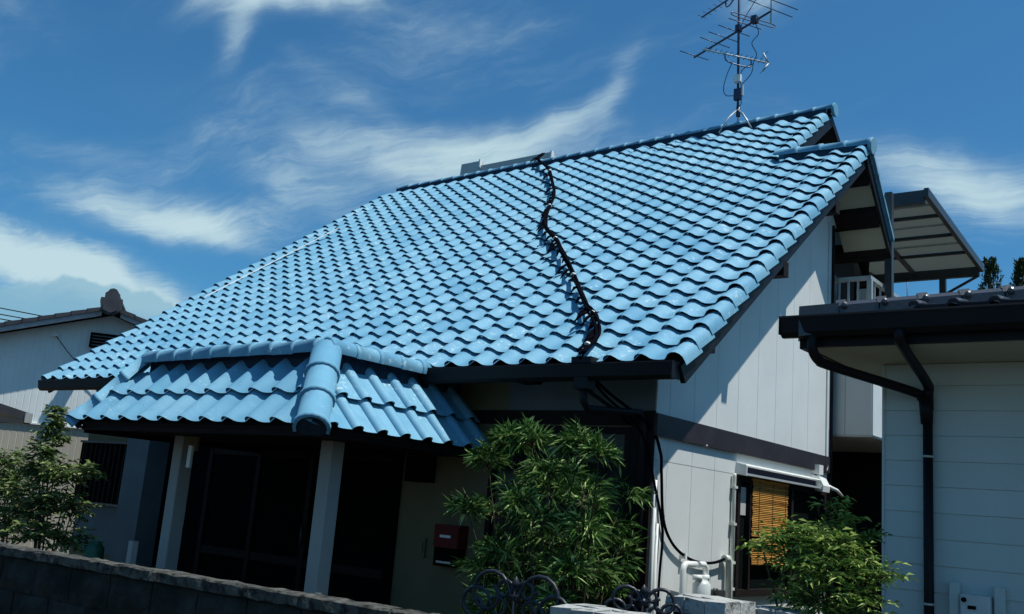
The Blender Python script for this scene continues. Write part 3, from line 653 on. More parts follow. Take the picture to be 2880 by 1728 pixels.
# slatted bamboo blind
bl = thing('bamboo_blind', (-.55, 3.1, 2.09), 'weathered orange bamboo blind hanging outside the gable window', 'blind')
ns = 46
for i in range(ns):
    z = 2.085 - .85 * i / ns; w0 = rnd.uniform(-.012, .012); w1 = rnd.uniform(-.02, .02)
    if rnd.random() < .02: continue
    b_ = MB(); dy = rnd.uniform(-.006, .006)
    b_.add([(-.548, 2.60 + w0, z - .0105 + dy), (-.548, 3.52 + w1, z - .0105 - dy), (-.540, 3.52 + w1, z + dy * .5), (-.540, 2.60 + w0, z), (-.548, 2.60 + w0, z + .0105 + dy), (-.548, 3.52 + w1, z + .0105 - dy)], [(0, 1, 2, 3), (3, 2, 5, 4), (0, 3, 4), (1, 5, 2)])
    b_.build('slat', M['blind'], bl)
MB().box(-.556, -.536, 2.58, 3.53, 2.085, 2.11).build('head_rail', M['blind'], bl)
co_ = MB()
for y in (2.75, 3.1, 3.45): co_.box(-.5385, -.536, y, y + .008, 1.24, 2.09)
co_.build('cord', M['stem'], bl)

# red letter box on the porch wall
lbx = thing('letter_box', (-2.79, .60, 1.0), 'red letter box on the dark wall at the porch side', 'letter box')
MB().bbox(-2.95, -2.63, FY - .16, FY - .002, 1.18, 1.40, .01).build('body', M['red'], lbx)
MB().bbox(-2.94, -2.64, FY - .15, FY - .004, 1.0, 1.178, .01).build('lower_body', M['black'], lbx)
MB().box(-2.86, -2.72, FY - .166, FY - .161, 1.275, 1.30).build('slot_plate', M['white_metal'], lbx)
MB().box(-2.89, -2.70, FY - .156, FY - .1515, 1.03, 1.05).build('bottom_plate', M['alu'], lbx)

# gas meter and white pipes before the gable wall
gm = thing('gas_meter', (-.42, 1.25, .3), 'small white gas meter between bent white pipes at the gable wall', 'gas meter')
mp_ = MB(); mp_.tube([(-.47, 1.0, .1), (-.47, 1.0, 1.20), (-.47, 1.015, 1.235), (-.47, 1.05, 1.25), (-.46, 1.22, 1.25)], .028, 10); mp_.build('inlet_pipe', M['white_metal'], gm)
MB().tube([(-.45, 1.40, 1.04), (-.45, 1.40, 1.22), (-.45, 1.36, 1.25), (-.45, 1.25, 1.25)], .028, 10).build('outlet_pipe', M['white_metal'], gm)
for y in (1.24, 1.38):
    MB().tube([(-.45, y, 1.115), (-.45, y, 1.16)], .045, 12).build('union_nut', M['white_metal'], gm)
MB().tube([(-.47, 1.0, .93), (-.47, 1.0, .985)], .04, 12).build('union_nut', M['white_metal'], gm)
MB().tube([(-.44, 1.31, .86), (-.44, 1.31, .90), (-.44, 1.31, 1.08), (-.44, 1.31, 1.115)], [.07, .082, .082, .05], 16).build('body', M['lens'], gm)
d_ = MB().box(-.40, -.30, 1.36, 1.50, .92, 1.04); d_.tube([(-.33, 1.33, 1.03), (-.30, 1.33, 1.03)], .03, 10); d_.build('counter', M['bronze'], gm)

# solar collector on the far slope behind the ridge
sc_ = thing('solar_water_heater', (-7.8, 7.05, 8.0), 'grey solar water heater showing above the main ridge', 'solar heater')
MB().prism([(-8.86, 7.05, 7.95), (-8.86, 7.05, 8.285), (-8.86, 7.10, 8.295), (-8.86, 7.45, 7.95)], (2.12, 0, 0)).build('collector', M['panel_grey'], sc_)
MB().prism([(-9.02, 7.02, 7.95), (-9.02, 7.06, 8.395), (-9.02, 7.12, 8.405), (-9.02, 7.5, 7.95)], (.50, 0, 0)).build('tank', M['panel_grey'], sc_)
MB().box(-8.525, -8.49, 7.015, 7.08, 8.24, 8.41).build('end_strip', M['white_metal'], sc_)
MB().box(-6.77, -6.735, 7.03, 7.10, 8.14, 8.305).build('end_strip', M['white_metal'], sc_)

# television antenna
an = thing('tv_antenna', (-2.80, 6.70, 7.95), 'tall roof mast carrying three dark television aerials on the ridge', 'antenna')
MB().tube([(-2.80, 6.70, 8.10), (-2.84, 6.70, 9.67), (-2.87, 6.70, 11.6)], .021, 8).build('mast', M['antenna_dark'], an)
for p0, p1, p2 in (((-2.80, 6.66, 8.20), (-2.86, 6.50, 8.02), (-2.95, 6.36, 7.73)), ((-2.78, 6.66, 8.20), (-2.63, 6.52, 8.05), (-2.42, 6.40, 7.72)), ((-2.80, 6.74, 8.20), (-2.90, 6.9, 8.02), (-3.0, 7.05, 7.75)), ((-2.78, 6.74, 8.20), (-2.66, 6.9, 8.02), (-2.5, 7.05, 7.75))):
    MB().tube([p0, p1, p2], .014, 6).build('leg', M['silver'], an)
MB().tube([(-2.795, 6.70, 8.10), (-2.795, 6.70, 8.27)], .036, 10).build('clamp', M['antenna_dark'], an)
MB().box(-2.85, -2.73, 6.62, 6.69, 8.37, 8.56).build('booster_box', M['antenna_dark'], an)
MB().box(-2.728, -2.70, 6.63, 6.68, 8.43, 8.62).build('booster_cover', M['silver'], an)
MB().box(-2.86, -2.74, 6.61, 6.68, 8.68, 8.80).build('mixer_box', M['white_metal'], an)
vhf = MB().tube([(-3.95, 7.29, 9.67), (-2.16, 6.43, 9.67)], .018, 8).build('vhf_boom', M['antenna_dark'], an)
for a, b in (((-4.07, 6.98), (-3.79, 7.52)), ((-3.54, 6.7), (-3.27, 7.28)), ((-3.33, 6.6), (-3.06, 7.15)), ((-3.09, 6.47), (-2.81, 7.06)), ((-2.85, 6.35), (-2.55, 6.93)), ((-2.35, 5.95), (-1.96, 6.8)), ((-2.22, 5.75), (-1.80, 6.62))):
    MB().tube([(*a, 9.685), (*b, 9.685)], .0085, 6).build('element', M['antenna_dark'], vhf)
fd = [(-2.72, 6.22), (-2.32, 6.91)]; d = Vector((.4, .69, 0)).normalized(); s_ = Vector((0, 0, .05))
MB().tube(bez([Vector((-2.50, 6.60, 9.64)), Vector((-2.70, 6.25, 9.64)), Vector((-2.735, 6.19, 9.67)), Vector((-2.70, 6.25, 9.70)), Vector((-2.50, 6.60, 9.70)), Vector((-2.34, 6.87, 9.70)), Vector((-2.305, 6.93, 9.67)), Vector((-2.34, 6.87, 9.64)), Vector((-2.50, 6.60, 9.64))], 5), .009, 6).build('folded_dipole', M['antenna_dark'], vhf)
MB().box(-2.56, -2.46, 6.53, 6.64, 9.63, 9.74).build('feed_box', M['antenna_dark'], vhf)
for z in (9.62,): MB().box(-2.88, -2.80, 6.65, 6.76, z, z + .10).build('clamp', M['antenna_dark'], an)
MB().tube([(-2.17, 6.44, 9.45), (-2.17, 6.44, 10.4)], .013, 6).build('stay_rod', M['silver'], an)
uhf = MB().tube([(-3.23, 6.21, 9.17), (-2.46, 7.07, 9.12)], .014, 8).build('uhf_boom', M['silver'], an)
ud = Vector((.77, .86, 0)).normalized(); un = Vector((.86, -.77, 0)).normalized()
for i in range(13):
    c_ = Vector((-3.20, 6.24, 9.18)) + (Vector((.76, .85, -.05))) * (i / 13)
    MB().tube([c_ - un * .085, c_ + un * .085], .005, 5).build('element', M['antenna_dark'], uhf)
e_ = Vector((-2.46, 7.07, 9.12)); rf = MB()
rf.tube([e_, e_ - ud * .10 + Vector((0, 0, .16))], .016, 6); rf.tube([e_, e_ - ud * .10 - Vector((0, 0, .16))], .014, 6); rf.build('reflector', M['silver'], uhf)
for s in (.13, -.13):
    c_ = e_ - ud * .08 + Vector((0, 0, s)); MB().tube([c_ - un * .15, c_ + un * .15], .004, 5).build('reflector_rod', M['antenna_dark'], uhf)
MB().tube(bez([(-2.97, 6.50, 9.15), (-2.96, 6.54, 9.05), (-2.82, 6.68, 9.0), (-2.70, 6.80, 8.99), (-2.67, 6.85, 9.03), (-2.67, 6.85, 9.13)], 5), .012, 6).build('support_arm', M['antenna_dark'], an)
u2 = MB().tube([(-3.91, 7.43, 10.5), (-2.60, 6.77, 10.5)], .015, 8).build('upper_boom', M['antenna_dark'], an)
for i in range(9):
    c_ = Vector((-3.90, 7.42, 10.51)) + Vector((1.2, -.60, 0)) * (i / 9); MB().tube([c_ - Vector((.04, .085, 0)), c_ + Vector((.04, .085, 0))], .005, 5).build('element', M['antenna_dark'], u2)
MB().tube(bez([(-3.30, 7.12, 10.5), (-3.26, 7.08, 10.36), (-3.10, 6.95, 10.34), (-2.86, 6.71, 10.42)], 5), .012, 6).build('support_arm', M['antenna_dark'], an)
ca_ = MB()
for pts in ([(-2.50, 6.60, 9.63), (-2.46, 6.64, 9.45), (-2.56, 6.62, 9.30), (-2.50, 6.68, 9.12), (-2.56, 6.7, 9.0), (-2.60, 6.72, 8.82), (-2.76, 6.68, 8.62)],
            [(-2.88, 6.62, 9.05), (-2.96, 6.60, 8.85), (-3.02, 6.6, 8.62), (-2.98, 6.6, 8.47), (-2.86, 6.64, 8.45)],
            [(-2.55, 6.7, 8.97), (-2.66, 6.69, 8.95), (-2.74, 6.67, 8.88), (-2.76, 6.66, 8.80)],
            [(-2.76, 6.66, 8.68), (-2.74, 6.66, 8.6), (-2.78, 6.66, 8.5)], [(-2.74, 6.66, 8.40), (-2.73, 6.66, 8.30), (-2.77, 6.68, 8.27)],
            [(-2.80, 6.68, 9.66), (-2.74, 6.72, 9.85), (-2.6, 6.75, 10.1), (-2.45, 6.8, 10.4), (-2.40, 6.8, 10.6)]):
    ca_.tube(bez(pts, 6), .0065, 5)
ca_.build('cable', M['cable'], an)

# ---------------------------------------------------------------- neighbour house on the right
nb = thing('neighbour_house', (4.0, 2.0, 0), 'white sided house corner under dark tiles with black gutter and downpipe', 'house')
NY, NX = -.50, 1.70
nw = MB().box(NX + .012, 7.5, NY + .012, 6.0, 0, 2.74).build('wall', M['joint'], nb)
z = .05
while z < 2.70:
    z1 = min(z + .158, 2.718)
    MB().prism([(NX, NY - .0035, z), (NX, NY + .002, z1 - .0015), (NX, NY + .011, z1 - .0015), (NX, NY + .011, z)], (5.8, 0, 0)).build('siding_board', M['n_siding'], nw)
    z += .158
MB().box(NX - .006, NX + .010, NY - .008, 6.0, .02, 2.715).build('corner_trim', M['n_siding'], nw)
MB().box(1.45, 7.6, -1.14, 6.2, 2.722, 2.74).build('soffit', M['cream'], nb)
# eave plane rising to a hip that runs back from the left corner
HV = Vector((1.05, .42, .130)); HA = Vector((1.40, -1.21, 2.905))
nr = MB(); nr.prism([(1.44, -1.17, 2.742), (7.6, -1.17, 2.742), (7.6, 6.4, 2.742), (1.44, 6.4, 2.742)], (0, 0, .15))
nr.add([(1.42, -1.20, 2.915), (7.7, -1.20, 2.915), HA + HV * 6 - Vector((0, 0, .03)), (1.42, 6.2, 2.915)], [(0, 1, 2), (0, 2, 3)]); nr = nr.build('roof', M['sheath'], nb)
MB().box(1.44, 7.7, -1.175, -1.145, 2.725, 2.93).build('fascia', M['black_metal'], nb)
MB().box(1.39, 1.438, -1.16, 6.2, 2.72, 2.95).build('verge_board', M['black_metal'], nb)
ng = MB(); gutter(ng, 1.31, 7.7, -1.235, 2.905, .058, .13); ng.box(1.305, 1.313, -1.295, -1.18, 2.79, 2.906)
ng = ng.build('gutter', M['black_metal'], nb)
NS = math.atan2(.130, .42)
NV, NN = Vector((0, math.cos(NS), math.sin(NS))), Vector((0, -math.sin(NS), math.cos(NS)))
nprof = [(.0, .052), (.02, .066), (.045, .066), (.062, .046), (.10, .040), (.16, .038), (.215, .040)]
def ntile(name, w, expo, lift):
    pr_ = [(u / .215 * w, h) for u, h in nprof]; v = []; f = []; sm = []; n = len(pr_)
    v += [(u, 0, h) for u, h in pr_] + [(u, .34, h - lift * .34 / expo) for u, h in pr_]
    for i in range(n - 1): f.append((i, i + 1, n + i + 1, n + i)); sm.append(False)
    v += [(u, 0, h) for u, h in pr_] + [(u, -.004, h - .006) for u, h in pr_] + [(u, .0, h - .030) for u, h in pr_]
    k = 2 * n
    for q in (0, 1):
        for i in range(n - 1): f.append((k + q * n + i, k + (q + 1) * n + i, k + (q + 1) * n + i + 1, k + q * n + i + 1)); sm.append(False)
    me = bpy.data.meshes.new(name); me.from_pydata(v, [], f); me.polygons.foreach_set('use_smooth', sm); me.materials.append(M['n_tile']); me.update(); return me
NT = ntile('roof_tile', .214, .26, .036)
hipN = (HA.copy(), Vector((-.42, 1.05, 0)).normalized())
for r_ in range(6):
    for j in range(24):
        o = Vector((1.42 + .214 * j, -1.215, 2.900)) + NV * (.26 * r_) + NN * .004 + Vector((0, 0, rnd.uniform(-.003, .003)))
        mm = frame(o, VX, NV, NN); d = [(mm @ Vector(v.co) - hipN[0]).dot(hipN[1]) for v in NT.vertices]
        if max(d) < .12: inst('roof_tile', NT, nr, mm)
# box-shaped hip tiles with a bright lip and a round knob at the joint
hd_ = HV.normalized(); hs_ = Vector((hd_.y, -hd_.x, 0)).normalized(); hu_ = hs_.cross(hd_)
hb = MB()
for (x0, x1, e) in ((0, .225, 0), (.205, .245, .012)):
    pr_ = [(-.085 - e, -.05), (-.085 - e, .035 + e), (-.05, .062 + e), (.05, .062 + e), (.085 + e, .035 + e), (.085 + e, -.05)]
    if e: continue
    hb.prism([(x0, t, z) for t, z in pr_], (x1 - x0, 0, 0))
hb.add([(-.012, -.092, .030), (-.012, -.05, .076), (-.012, .05, .076), (-.012, .092, .030), (.045, -.092, .030), (.045, -.05, .076), (.045, .05, .076), (.045, .092, .030)], [(0, 1, 5, 4), (1, 2, 6, 5), (2, 3, 7, 6), (0, 3, 2, 1), (4, 5, 6, 7)])
HME = bpy.data.meshes.new('hip_tile'); HME.from_pydata(hb.v, [], hb.f); HME.materials.append(M['n_tile'])
KM = bpy.data.meshes.new('hip_knob'); kb = MB().tube([(0, .02, 0), (0, -.012, 0), (0, -.020, 0)], [.022, .022, .010], 10); KM.from_pydata(kb.v, [], kb.f); KM.materials.append(M['n_tile'])
MB().prism([HA + hs_ * t + Vector((0, 0, z)) for t, z in ((-.10, -.13), (-.10, .055), (.09, .055), (.09, -.13))], hd_ * .235).build('hip_end_tile', M['n_tile'], nr)
for i in range(20):
    o = HA + hd_ * (.24 + .232 * i) + hu_ * .006
    inst('hip_tile', HME, nr, frame(o, hd_, -hs_, hu_))
    inst('hip_knob', KM, nr, frame(o + hs_ * .088 + hu_ * .030 + hd_ * .03, hd_, -hs_, hu_))
npipe = MB(); npipe.tube(bez([(1.50, -1.235, 2.79), (1.50, -1.235, 2.70), (1.52, -1.18, 2.64), (1.56, -1.08, 2.62), (1.90, -.62, 2.53), (1.95, -.555, 2.50), (1.985, -.545, 2.44)], 5), .031, 10)
npipe.tube(bez([(2.02, -1.235, 2.80), (2.02, -1.23, 2.72), (2.0, -.62, 2.58), (1.99, -.55, 2.52), (1.99, -.545, 2.42)], 5), .031, 10)
npipe.tube([(1.985, -.545, 2.46), (1.985, -.545, .05)], .030, 12); npipe.tube([(1.975, -.545, 2.50), (1.98, -.545, 2.33)], [.045, .037], 12); npipe.build('downpipe', M['black_metal'], nb)
for z in (2.12, 1.235): MB().tube([(1.985, -.545, z), (1.985, -.545, z + .014)], .034, 12).build('pipe_band', M['alu'], nb)
mt = thing('wall_meter', (2.24, -.56, 1.2), 'small pale utility meter low on the white lap siding', 'utility meter')
MB().bbox(2.17, 2.335, -.60, -.512, 1.12, 1.325, .01).build('body', M['lens'], mt)
MB().box(2.215, 2.26, -.606, -.601, 1.245, 1.265).build('display', M['black'], mt)
MB().tube([(2.195, -.60, 1.295), (2.195, -.615, 1.295)], .014, 10).build('knob', M['black'], mt)
for x in (2.13, 2.375): MB().bbox(x - .03, x + .03, -.56, -.512, .9, 1.385, .008).build('pipe_cover', M['n_siding'], mt)

# ---------------------------------------------------------------- neighbour house on the left
LX = -14.0
ln = thing('gabled_house', (LX, 2.92, 0), 'far grey gabled house with old dark tiles and peeling bargeboards', 'house')
def lsl(y): return 4.66 - abs(2.92 - y) * .32
lw = MB().prism([(LX - .02, -6, 0), (LX - .02, 6.2, 0), (LX - .02, 6.2, lsl(6.2)), (LX - .02, 2.92, lsl(2.92)), (LX - .02, -6, lsl(-6))], (-8, 0, 0)).build('wall', M['old_wall'], ln)
for i in range(68):
    y0 = -1.6 + i * .115; y1 = y0 + .110; top = min(lsl(y0), lsl(y1)) - .01
    MB().prism([(LX - .02, y0, 2.46), (LX - .014, y0 + .006, 2.46), (LX - .014, y1 - .006, 2.46), (LX - .02, y1, 2.46)], (0, 0, top - 2.46)).build('siding_rib', M['old_wall'], lw)
    MB().prism([(LX - .02, y0, .1), (LX - .014, y0 + .006, .1), (LX - .014, y1 - .006, .1), (LX - .02, y1, .1)], (0, 0, 2.33)).build('siding_rib', M['old_wall_low'], lw)
MB().box(LX - .02, LX + .03, -1.6, 6.2, 2.435, 2.46).build('belt_flashing', M['white_metal'], lw)
lr = MB(); OV = .37
for s in (-1, 1):
    e_y = 2.92 + s * (6.5 if s < 0 else 3.6); dd = abs(e_y - 2.92) * .32
    lr.prism([(LX + OV, 2.92, 4.785), (LX + OV, e_y, 4.785 - dd), (LX + OV, e_y, 4.73 - dd), (LX + OV, 2.92, 4.73)], (-9, 0, 0))
lr = lr.build('roof', M['old_tile'], ln)
for s in (-1, 1):
    for i in range(21 if s < 0 else 11):
        y0 = 2.92 + s * (.14 + i * .27); y1 = y0 + s * .30; z0 = 4.785 - abs(y0 - 2.92) * .32; z1 = 4.785 - abs(y1 - 2.92) * .32
        MB().prism([(LX + OV + .02, y0, z0 + .012), (LX + OV + .02, y1, z1 + .030), (LX + OV + .02, y1, z1 - .055), (LX + OV + .02, y0, z0 - .055)], (-.26, 0, 0)).build('verge_tile', M['old_tile'], lr)
    L_ = 6.4 if s < 0 else 3.5
    MB().prism([(LX + OV - .01, 2.92 + s * .17, 4.73 - .17 * .32), (LX + OV - .01, 2.92 + s * L_, 4.73 - L_ * .32), (LX + OV - .01, 2.92 + s * L_, 4.635 - L_ * .32), (LX + OV - .01, 2.92 + s * .17, 4.635 - .17 * .32)], (-.04, 0, 0)).build('bargeboard', M['old_barge'], ln)
MB().box(-22, LX + .6, 2.84, 3.0, 4.76, 4.98).build('ridge_mortar', M['old_tile'], lr)
MB().tube([(LX + .62, 2.92, 4.99), (-22, 2.92, 4.99)], .10, 10).build('ridge_roll', M['old_tile'], lr)
on_ = MB().prism([(LX + .66, 2.92 + a, 4.62 + b) for a, b in ((-.17, .05), (-.20, .20), (-.19, .27), (-.13, .27), (-.13, .36), (-.06, .41), (.06, .41), (.13, .36), (.13, .27), (.19, .27), (.20, .20), (.17, .05), (.08, -.04), (-.08, -.04))], (-.08, 0, 0)).build('ridge_end_ornament', M['old_tile'], lr)
MB().prism([(LX + .70, 2.92 + .15 * math.cos(a), 4.72 + .12 * math.sin(a)) for a in [R(30 + 60 * k) for k in range(6)]], (-.05, 0, 0)).build('ornament_face', M['old_tile'], on_)
MB().box(LX + .008, LX + .16, 2.60, 3.35, 3.99, 4.27).build('louvre_box', M['black'], ln)
for i in range(4): MB().box(LX + .16, LX + .18, 2.64, 3.33, 4.02 + .06 * i, 4.04 + .06 * i).build('louvre', M['bronze'], ln)
MB().box(LX + .01, LX + .10, 1.93, 2.03, 4.12, 4.16).build('insulator', M['white_metal'], ln)
MB().tube(bez([(LX + .05, 1.98, 4.14), (LX + .06, 2.15, 3.95), (LX + .06, 2.40, 3.70), (LX + .06, 2.9, 3.3)], 5), .008, 5).build('service_cable', M['cable'], ln)
ln.rotation_euler.z = math.atan2(-.57, .82)
# carport in front of it
cpo = thing('carport', (-10.6, -1.2, 0), 'dark framed carport roof end sticking out before the beige wall', 'carport')
MB().prism([(-9.6, -.52, 2.24), (-9.6, -2.9, 2.72), (-9.6, -2.9, 2.82), (-9.6, -.50, 2.35)], (-2.5, 0, 0)).build('roof_slab', M['bronze'], cpo)
MB().box(-9.62, -9.56, -.56, -.46, 2.215, 2.345).build('end_cap', M['alu'], cpo)
MB().box(-12.1, -9.63, -.53, -.44, 2.20, 2.33).build('front_gutter', M['bronze'], cpo)
MB().box(-9.62, -9.57, -2.9, -.57, 2.19, 2.25).build('side_beam', M['bronze'], cpo)
for x in (-11.9,): MB().box(x, x + .09, -.75, -.66, 0, 2.2).build('post', M['bronze'], cpo)
for wlab, (ya, za, yb, zb) in zip(('topmost of the four thin overhead wires behind the far gabled house', 'second highest of the four overhead wires behind the far gabled house', 'third highest of the four overhead wires behind the far gabled house', 'lowest of the four overhead wires, just above the old dark roof'), ((3.42, 5.37, 6.85, 5.45), (3.44, 5.23, 6.4, 5.34), (3.46, 5.12, 6.2, 5.22), (3.49, 4.99, 5.8, 5.10))):
    dy = (yb - ya); p0 = Vector((-20, ya - dy * 4, za - (zb - za) * 3.2)); p1 = Vector((-20, yb + dy * 5, zb + (zb - za) * 3.2)); md = (p0 + p1) / 2 - Vector((0, 0, .06))
    tag(MB().tube(bez([p0, md, p1], 8), .013, 5).build('overhead_wire', M['cable']), wlab, 'wire', 'overhead wires behind the gabled house')

# ---------------------------------------------------------------- street front: block wall, piers, iron gate
bw = thing('block_wall', (-2.2, -3.7, 0), 'low dark mossy block wall with a rough coping along the street', 'wall')
wa, wb = Vector((-7.4, -3.945, 0)), Vector((.62, -3.487, 0)); wd = (wb - wa).normalized(); wn_ = Vector((wd.y, -wd.x, 0)); WL = (wb - wa).length
def wbox(b, s0, s1, t0, t1, z0, z1, j=0):
    P = []
    for z in (z0, z1):
        for s, t in ((s0, t0), (s1, t0), (s1, t1), (s0, t1)):
            P.append(wa + wd * s + wn_ * (t + (rnd.uniform(-j, j) if t > .05 else 0)) + Vector((0, 0, z + rnd.uniform(-j, j) * .3)))
    return b.add(P, [(0, 3, 2, 1), (4, 5, 6, 7), (0, 1, 5, 4), (1, 2, 6, 5), (2, 3, 7, 6), (3, 0, 4, 7)])
core = wbox(MB(), 0, WL, -.08, .0, 0, 1.035).build('wall_core', M['block'], bw)
for r_ in range(5):
    z0 = .01 + r_ * .205; s = -.2 * (r_ % 2)
    while s < WL:
        s0 = max(s, 0) + .005; s1 = min(s + .40, WL) - .005
        if s1 - s0 > .06:
            b = MB(); n_ = 4; P = []; fs = []
            for a in range(n_ + 1):
                for c_ in range(4):
                    ed = a in (0, n_) or c_ in (0, 3)
                    P.append(wa + wd * (s0 + (s1 - s0) * a / n_) + wn_ * (rnd.uniform(.002, .012) if ed else rnd.uniform(.012, .034)) + Vector((0, 0, z0 + .195 * c_ / 3 + (0 if ed else rnd.uniform(-.02, .02)))) + wd * (0 if ed else rnd.uniform(-.03, .03)))
            for a in range(n_):
                for c_ in range(3): i = a * 4 + c_; fs.append((i, i + 4, i + 5, i + 1))
            k = len(P); P += [p - wn_ * .02 for p in P[:]]
            rim = [a * 4 for a in range(n_ + 1)] + [n_ * 4 + 1, n_ * 4 + 2] + [a * 4 + 3 for a in range(n_, -1, -1)] + [2, 1]
            for q in range(len(rim)): a, c_ = rim[q], rim[(q + 1) % len(rim)]; fs.append((a, a + k, c_ + k, c_))
            b.add(P, fs); b.build('block', M['block'], bw)
        s += .40
s = 0
while s < WL:
    s1 = min(s + .60, WL); n_ = 8; P = []; fs = []
    for a in range(n_ + 1):
        x = s + .003 + (s1 - s - .006) * a / n_
        for t, z in ((-.085, 1.04), (-.085, 1.092), (-.07, 1.10), (.022, 1.10), (.036, 1.090), (.036, 1.04)):
            P.append(wa + wd * x + wn_ * (t + rnd.uniform(-.005, .005)) + Vector((0, 0, z + rnd.uniform(-.005, .005))))
    for a in range(n_):
        for c_ in range(6): i = a * 6 + c_; i2 = a * 6 + (c_ + 1) % 6; fs.append((i, i + 6, i2 + 6, i2))
    fs += [tuple(range(6)), tuple(n_ * 6 + q for q in range(5, -1, -1))]
    MB().add(P, fs).build('coping_stone', M['coping'], bw); s += .60

def pier(name, label, x0, x1, y0, y1, top, skew=0):
    t = thing(name, ((x0 + x1) / 2, (y0 + y1) / 2, 0), label, 'gate pier')
    MB().bbox(x0 + .03, x1 - .03, y0 + .03, y1 - .03, 0, top - .075, .01).build('shaft', M['block'], t)
    nx = max(2, round((x1 - x0) / .10))
    for layer in range(1):
        for i in range(nx):
            for q in range(2):
                a0 = x0 + (x1 - x0) * i / nx + .003; a1 = x0 + (x1 - x0) * (i + 1) / nx - .003; b0 = y0 + (y1 - y0) * q / 2 + .002; b1 = y0 + (y1 - y0) * (q + 1) / 2 - .002
                P = [(x + rnd.uniform(-.004, .004), y + rnd.uniform(-.004, .004), z + rnd.uniform(-.006, .006) * (z > top - .05)) for z in (top - .075, top) for x, y in ((a0, b0), (a1, b0), (a1, b1), (a0, b1))]
                MB().add(P, [(0, 3, 2, 1), (4, 5, 6, 7), (0, 1, 5, 4), (1, 2, 6, 5), (2, 3, 7, 6), (3, 0, 4, 7)]).build('cap_brick', M['coping_pale'], t)
    return t
pier('gate_pier', 'pale topped pier standing at the street between the two iron scroll panels', 1.20, 1.54, -3.42, -3.14, 1.215)
pier('gate_pier', 'rough topped pier behind the smaller iron scroll panel, below the gas meter', 1.12, 1.46, -2.25, -1.87, 1.225)
pier('low_pier', 'low brick topped pier next to the nandina bush and white siding', 1.36, 1.66, -1.86, -1.55, 1.19)

def spiral(c, ax, up, r0, r1, a0, a1, n=18):
    c = Vector(c); out = []
    for i in range(n + 1):
        t = i / n; a = R(a0 + (a1 - a0) * t); r = r0 + (r1 - r0) * t
        out.append(c + ax * (r * math.cos(a)) + up * (r * math.sin(a)))
    return out
def scroll_panel(name, label, c, ax, w, h, grp):
    t = thing(name, c, label, 'iron gate', grp); ax = Vector(ax).normalized(); up = Vector((0, 0, 1)); c = Vector(c); r = .0105
    for s in (-1, 1):
        A = ax * s
        MB().tube(spiral(c + A * (.24 * w) + up * (.60 * h), A, up, .21 * w, .07 * w, 200, -240), r, 6).build('scroll', M['iron'], t)
        MB().tube(spiral(c + A * (.37 * w) + up * (.36 * h), A, up, .16 * w, .055 * w, 190, -250), r, 6).build('scroll', M['iron'], t)
        MB().tube(spiral(c + A * (.15 * w) + up * (.34 * h), A, up, .11 * w, .04 * w, -20, 320), r * .9, 6).build('scroll', M['iron'], t)
        MB().tube(spiral(c + A * (.10 * w) + up * (.70 * h), A, up, .09 * w, .03 * w, 180, -190), r * .9, 6).build('scroll', M['iron'], t)
        MB().tube([c + A * (w * .5), c + A * (w * .5) - up * .8], .012, 6).build('stile', M['iron'], t)
    MB().tube([c - up * .8, c + up * (.80 * h)], .011, 6).build('centre_bar', M['iron'], t)
    MB().tube([c + up * (.52 * h), c + up * (.55 * h), c + up * (.60 * h), c + up * (.64 * h)], [.012, .034, .022, .034], 8).build('collar', M['iron'], t)
    MB().tube([c + up * (.78 * h), c + up * (.84 * h), c + up * h], [.010, .024, .002], 8).build('spear_tip', M['iron'], t)
    MB().bar(c - ax * w * .5, c + ax * w * .5, .02, .012).build('rail', M['iron'], t)
    MB().bar(c - ax * w * .5 - up * .7, c + ax * w * .5 - up * .7, .02, .012).build('rail', M['iron'], t)
    for i in range(7): x = (i - 3) * w / 7.5; MB().tube([c + ax * x, c + ax * x - up * .7], .008, 6).build('baluster', M['iron'], t)
    return t
scroll_panel('iron_gate', 'larger black wrought iron gate top with curling scrolls and a spear tip', (.63, -2.9, 1.02), (1, .1, 0), .64, .255, 'wrought iron scroll panels at the street')
scroll_panel('iron_gate', 'smaller black wrought iron scroll panel between the two piers', (1.09, -2.42, 1.06), (.85, .5, 0), .40, .22, 'wrought iron scroll panels at the street')

# ---------------------------------------------------------------- plants
def leaf(b, p, d, L, w, droop=.25, up=Vector((0, 0, 1))):
    d = d.normalized(); s = d.cross(up)
    if s.length < .05: s = Vector((1, 0, 0))
    s = s.normalized(); n = s.cross(d); roll = rnd.uniform(-.9, .9); s, n = s * math.cos(roll) + n * math.sin(roll), n * math.cos(roll) - s * math.sin(roll)
    m = p + d * (L * .42); t = p + d * L - Vector((0, 0, droop * L)); k = len(b.v)
    b.v += [tuple(p), tuple(m + s * (w / 2) + n * (w * .18)), tuple(t), tuple(m - s * (w / 2) + n * (w * .18))]
    b.f += [(k, k + 1, k + 2), (k, k + 2, k + 3)]; b.sm += [False, False]
def rdir():
    while True:
        v = Vector((rnd.uniform(-1, 1), rnd.uniform(-1, 1), rnd.uniform(-1, 1)))
        if .1 < v.length < 1: return v.normalized()

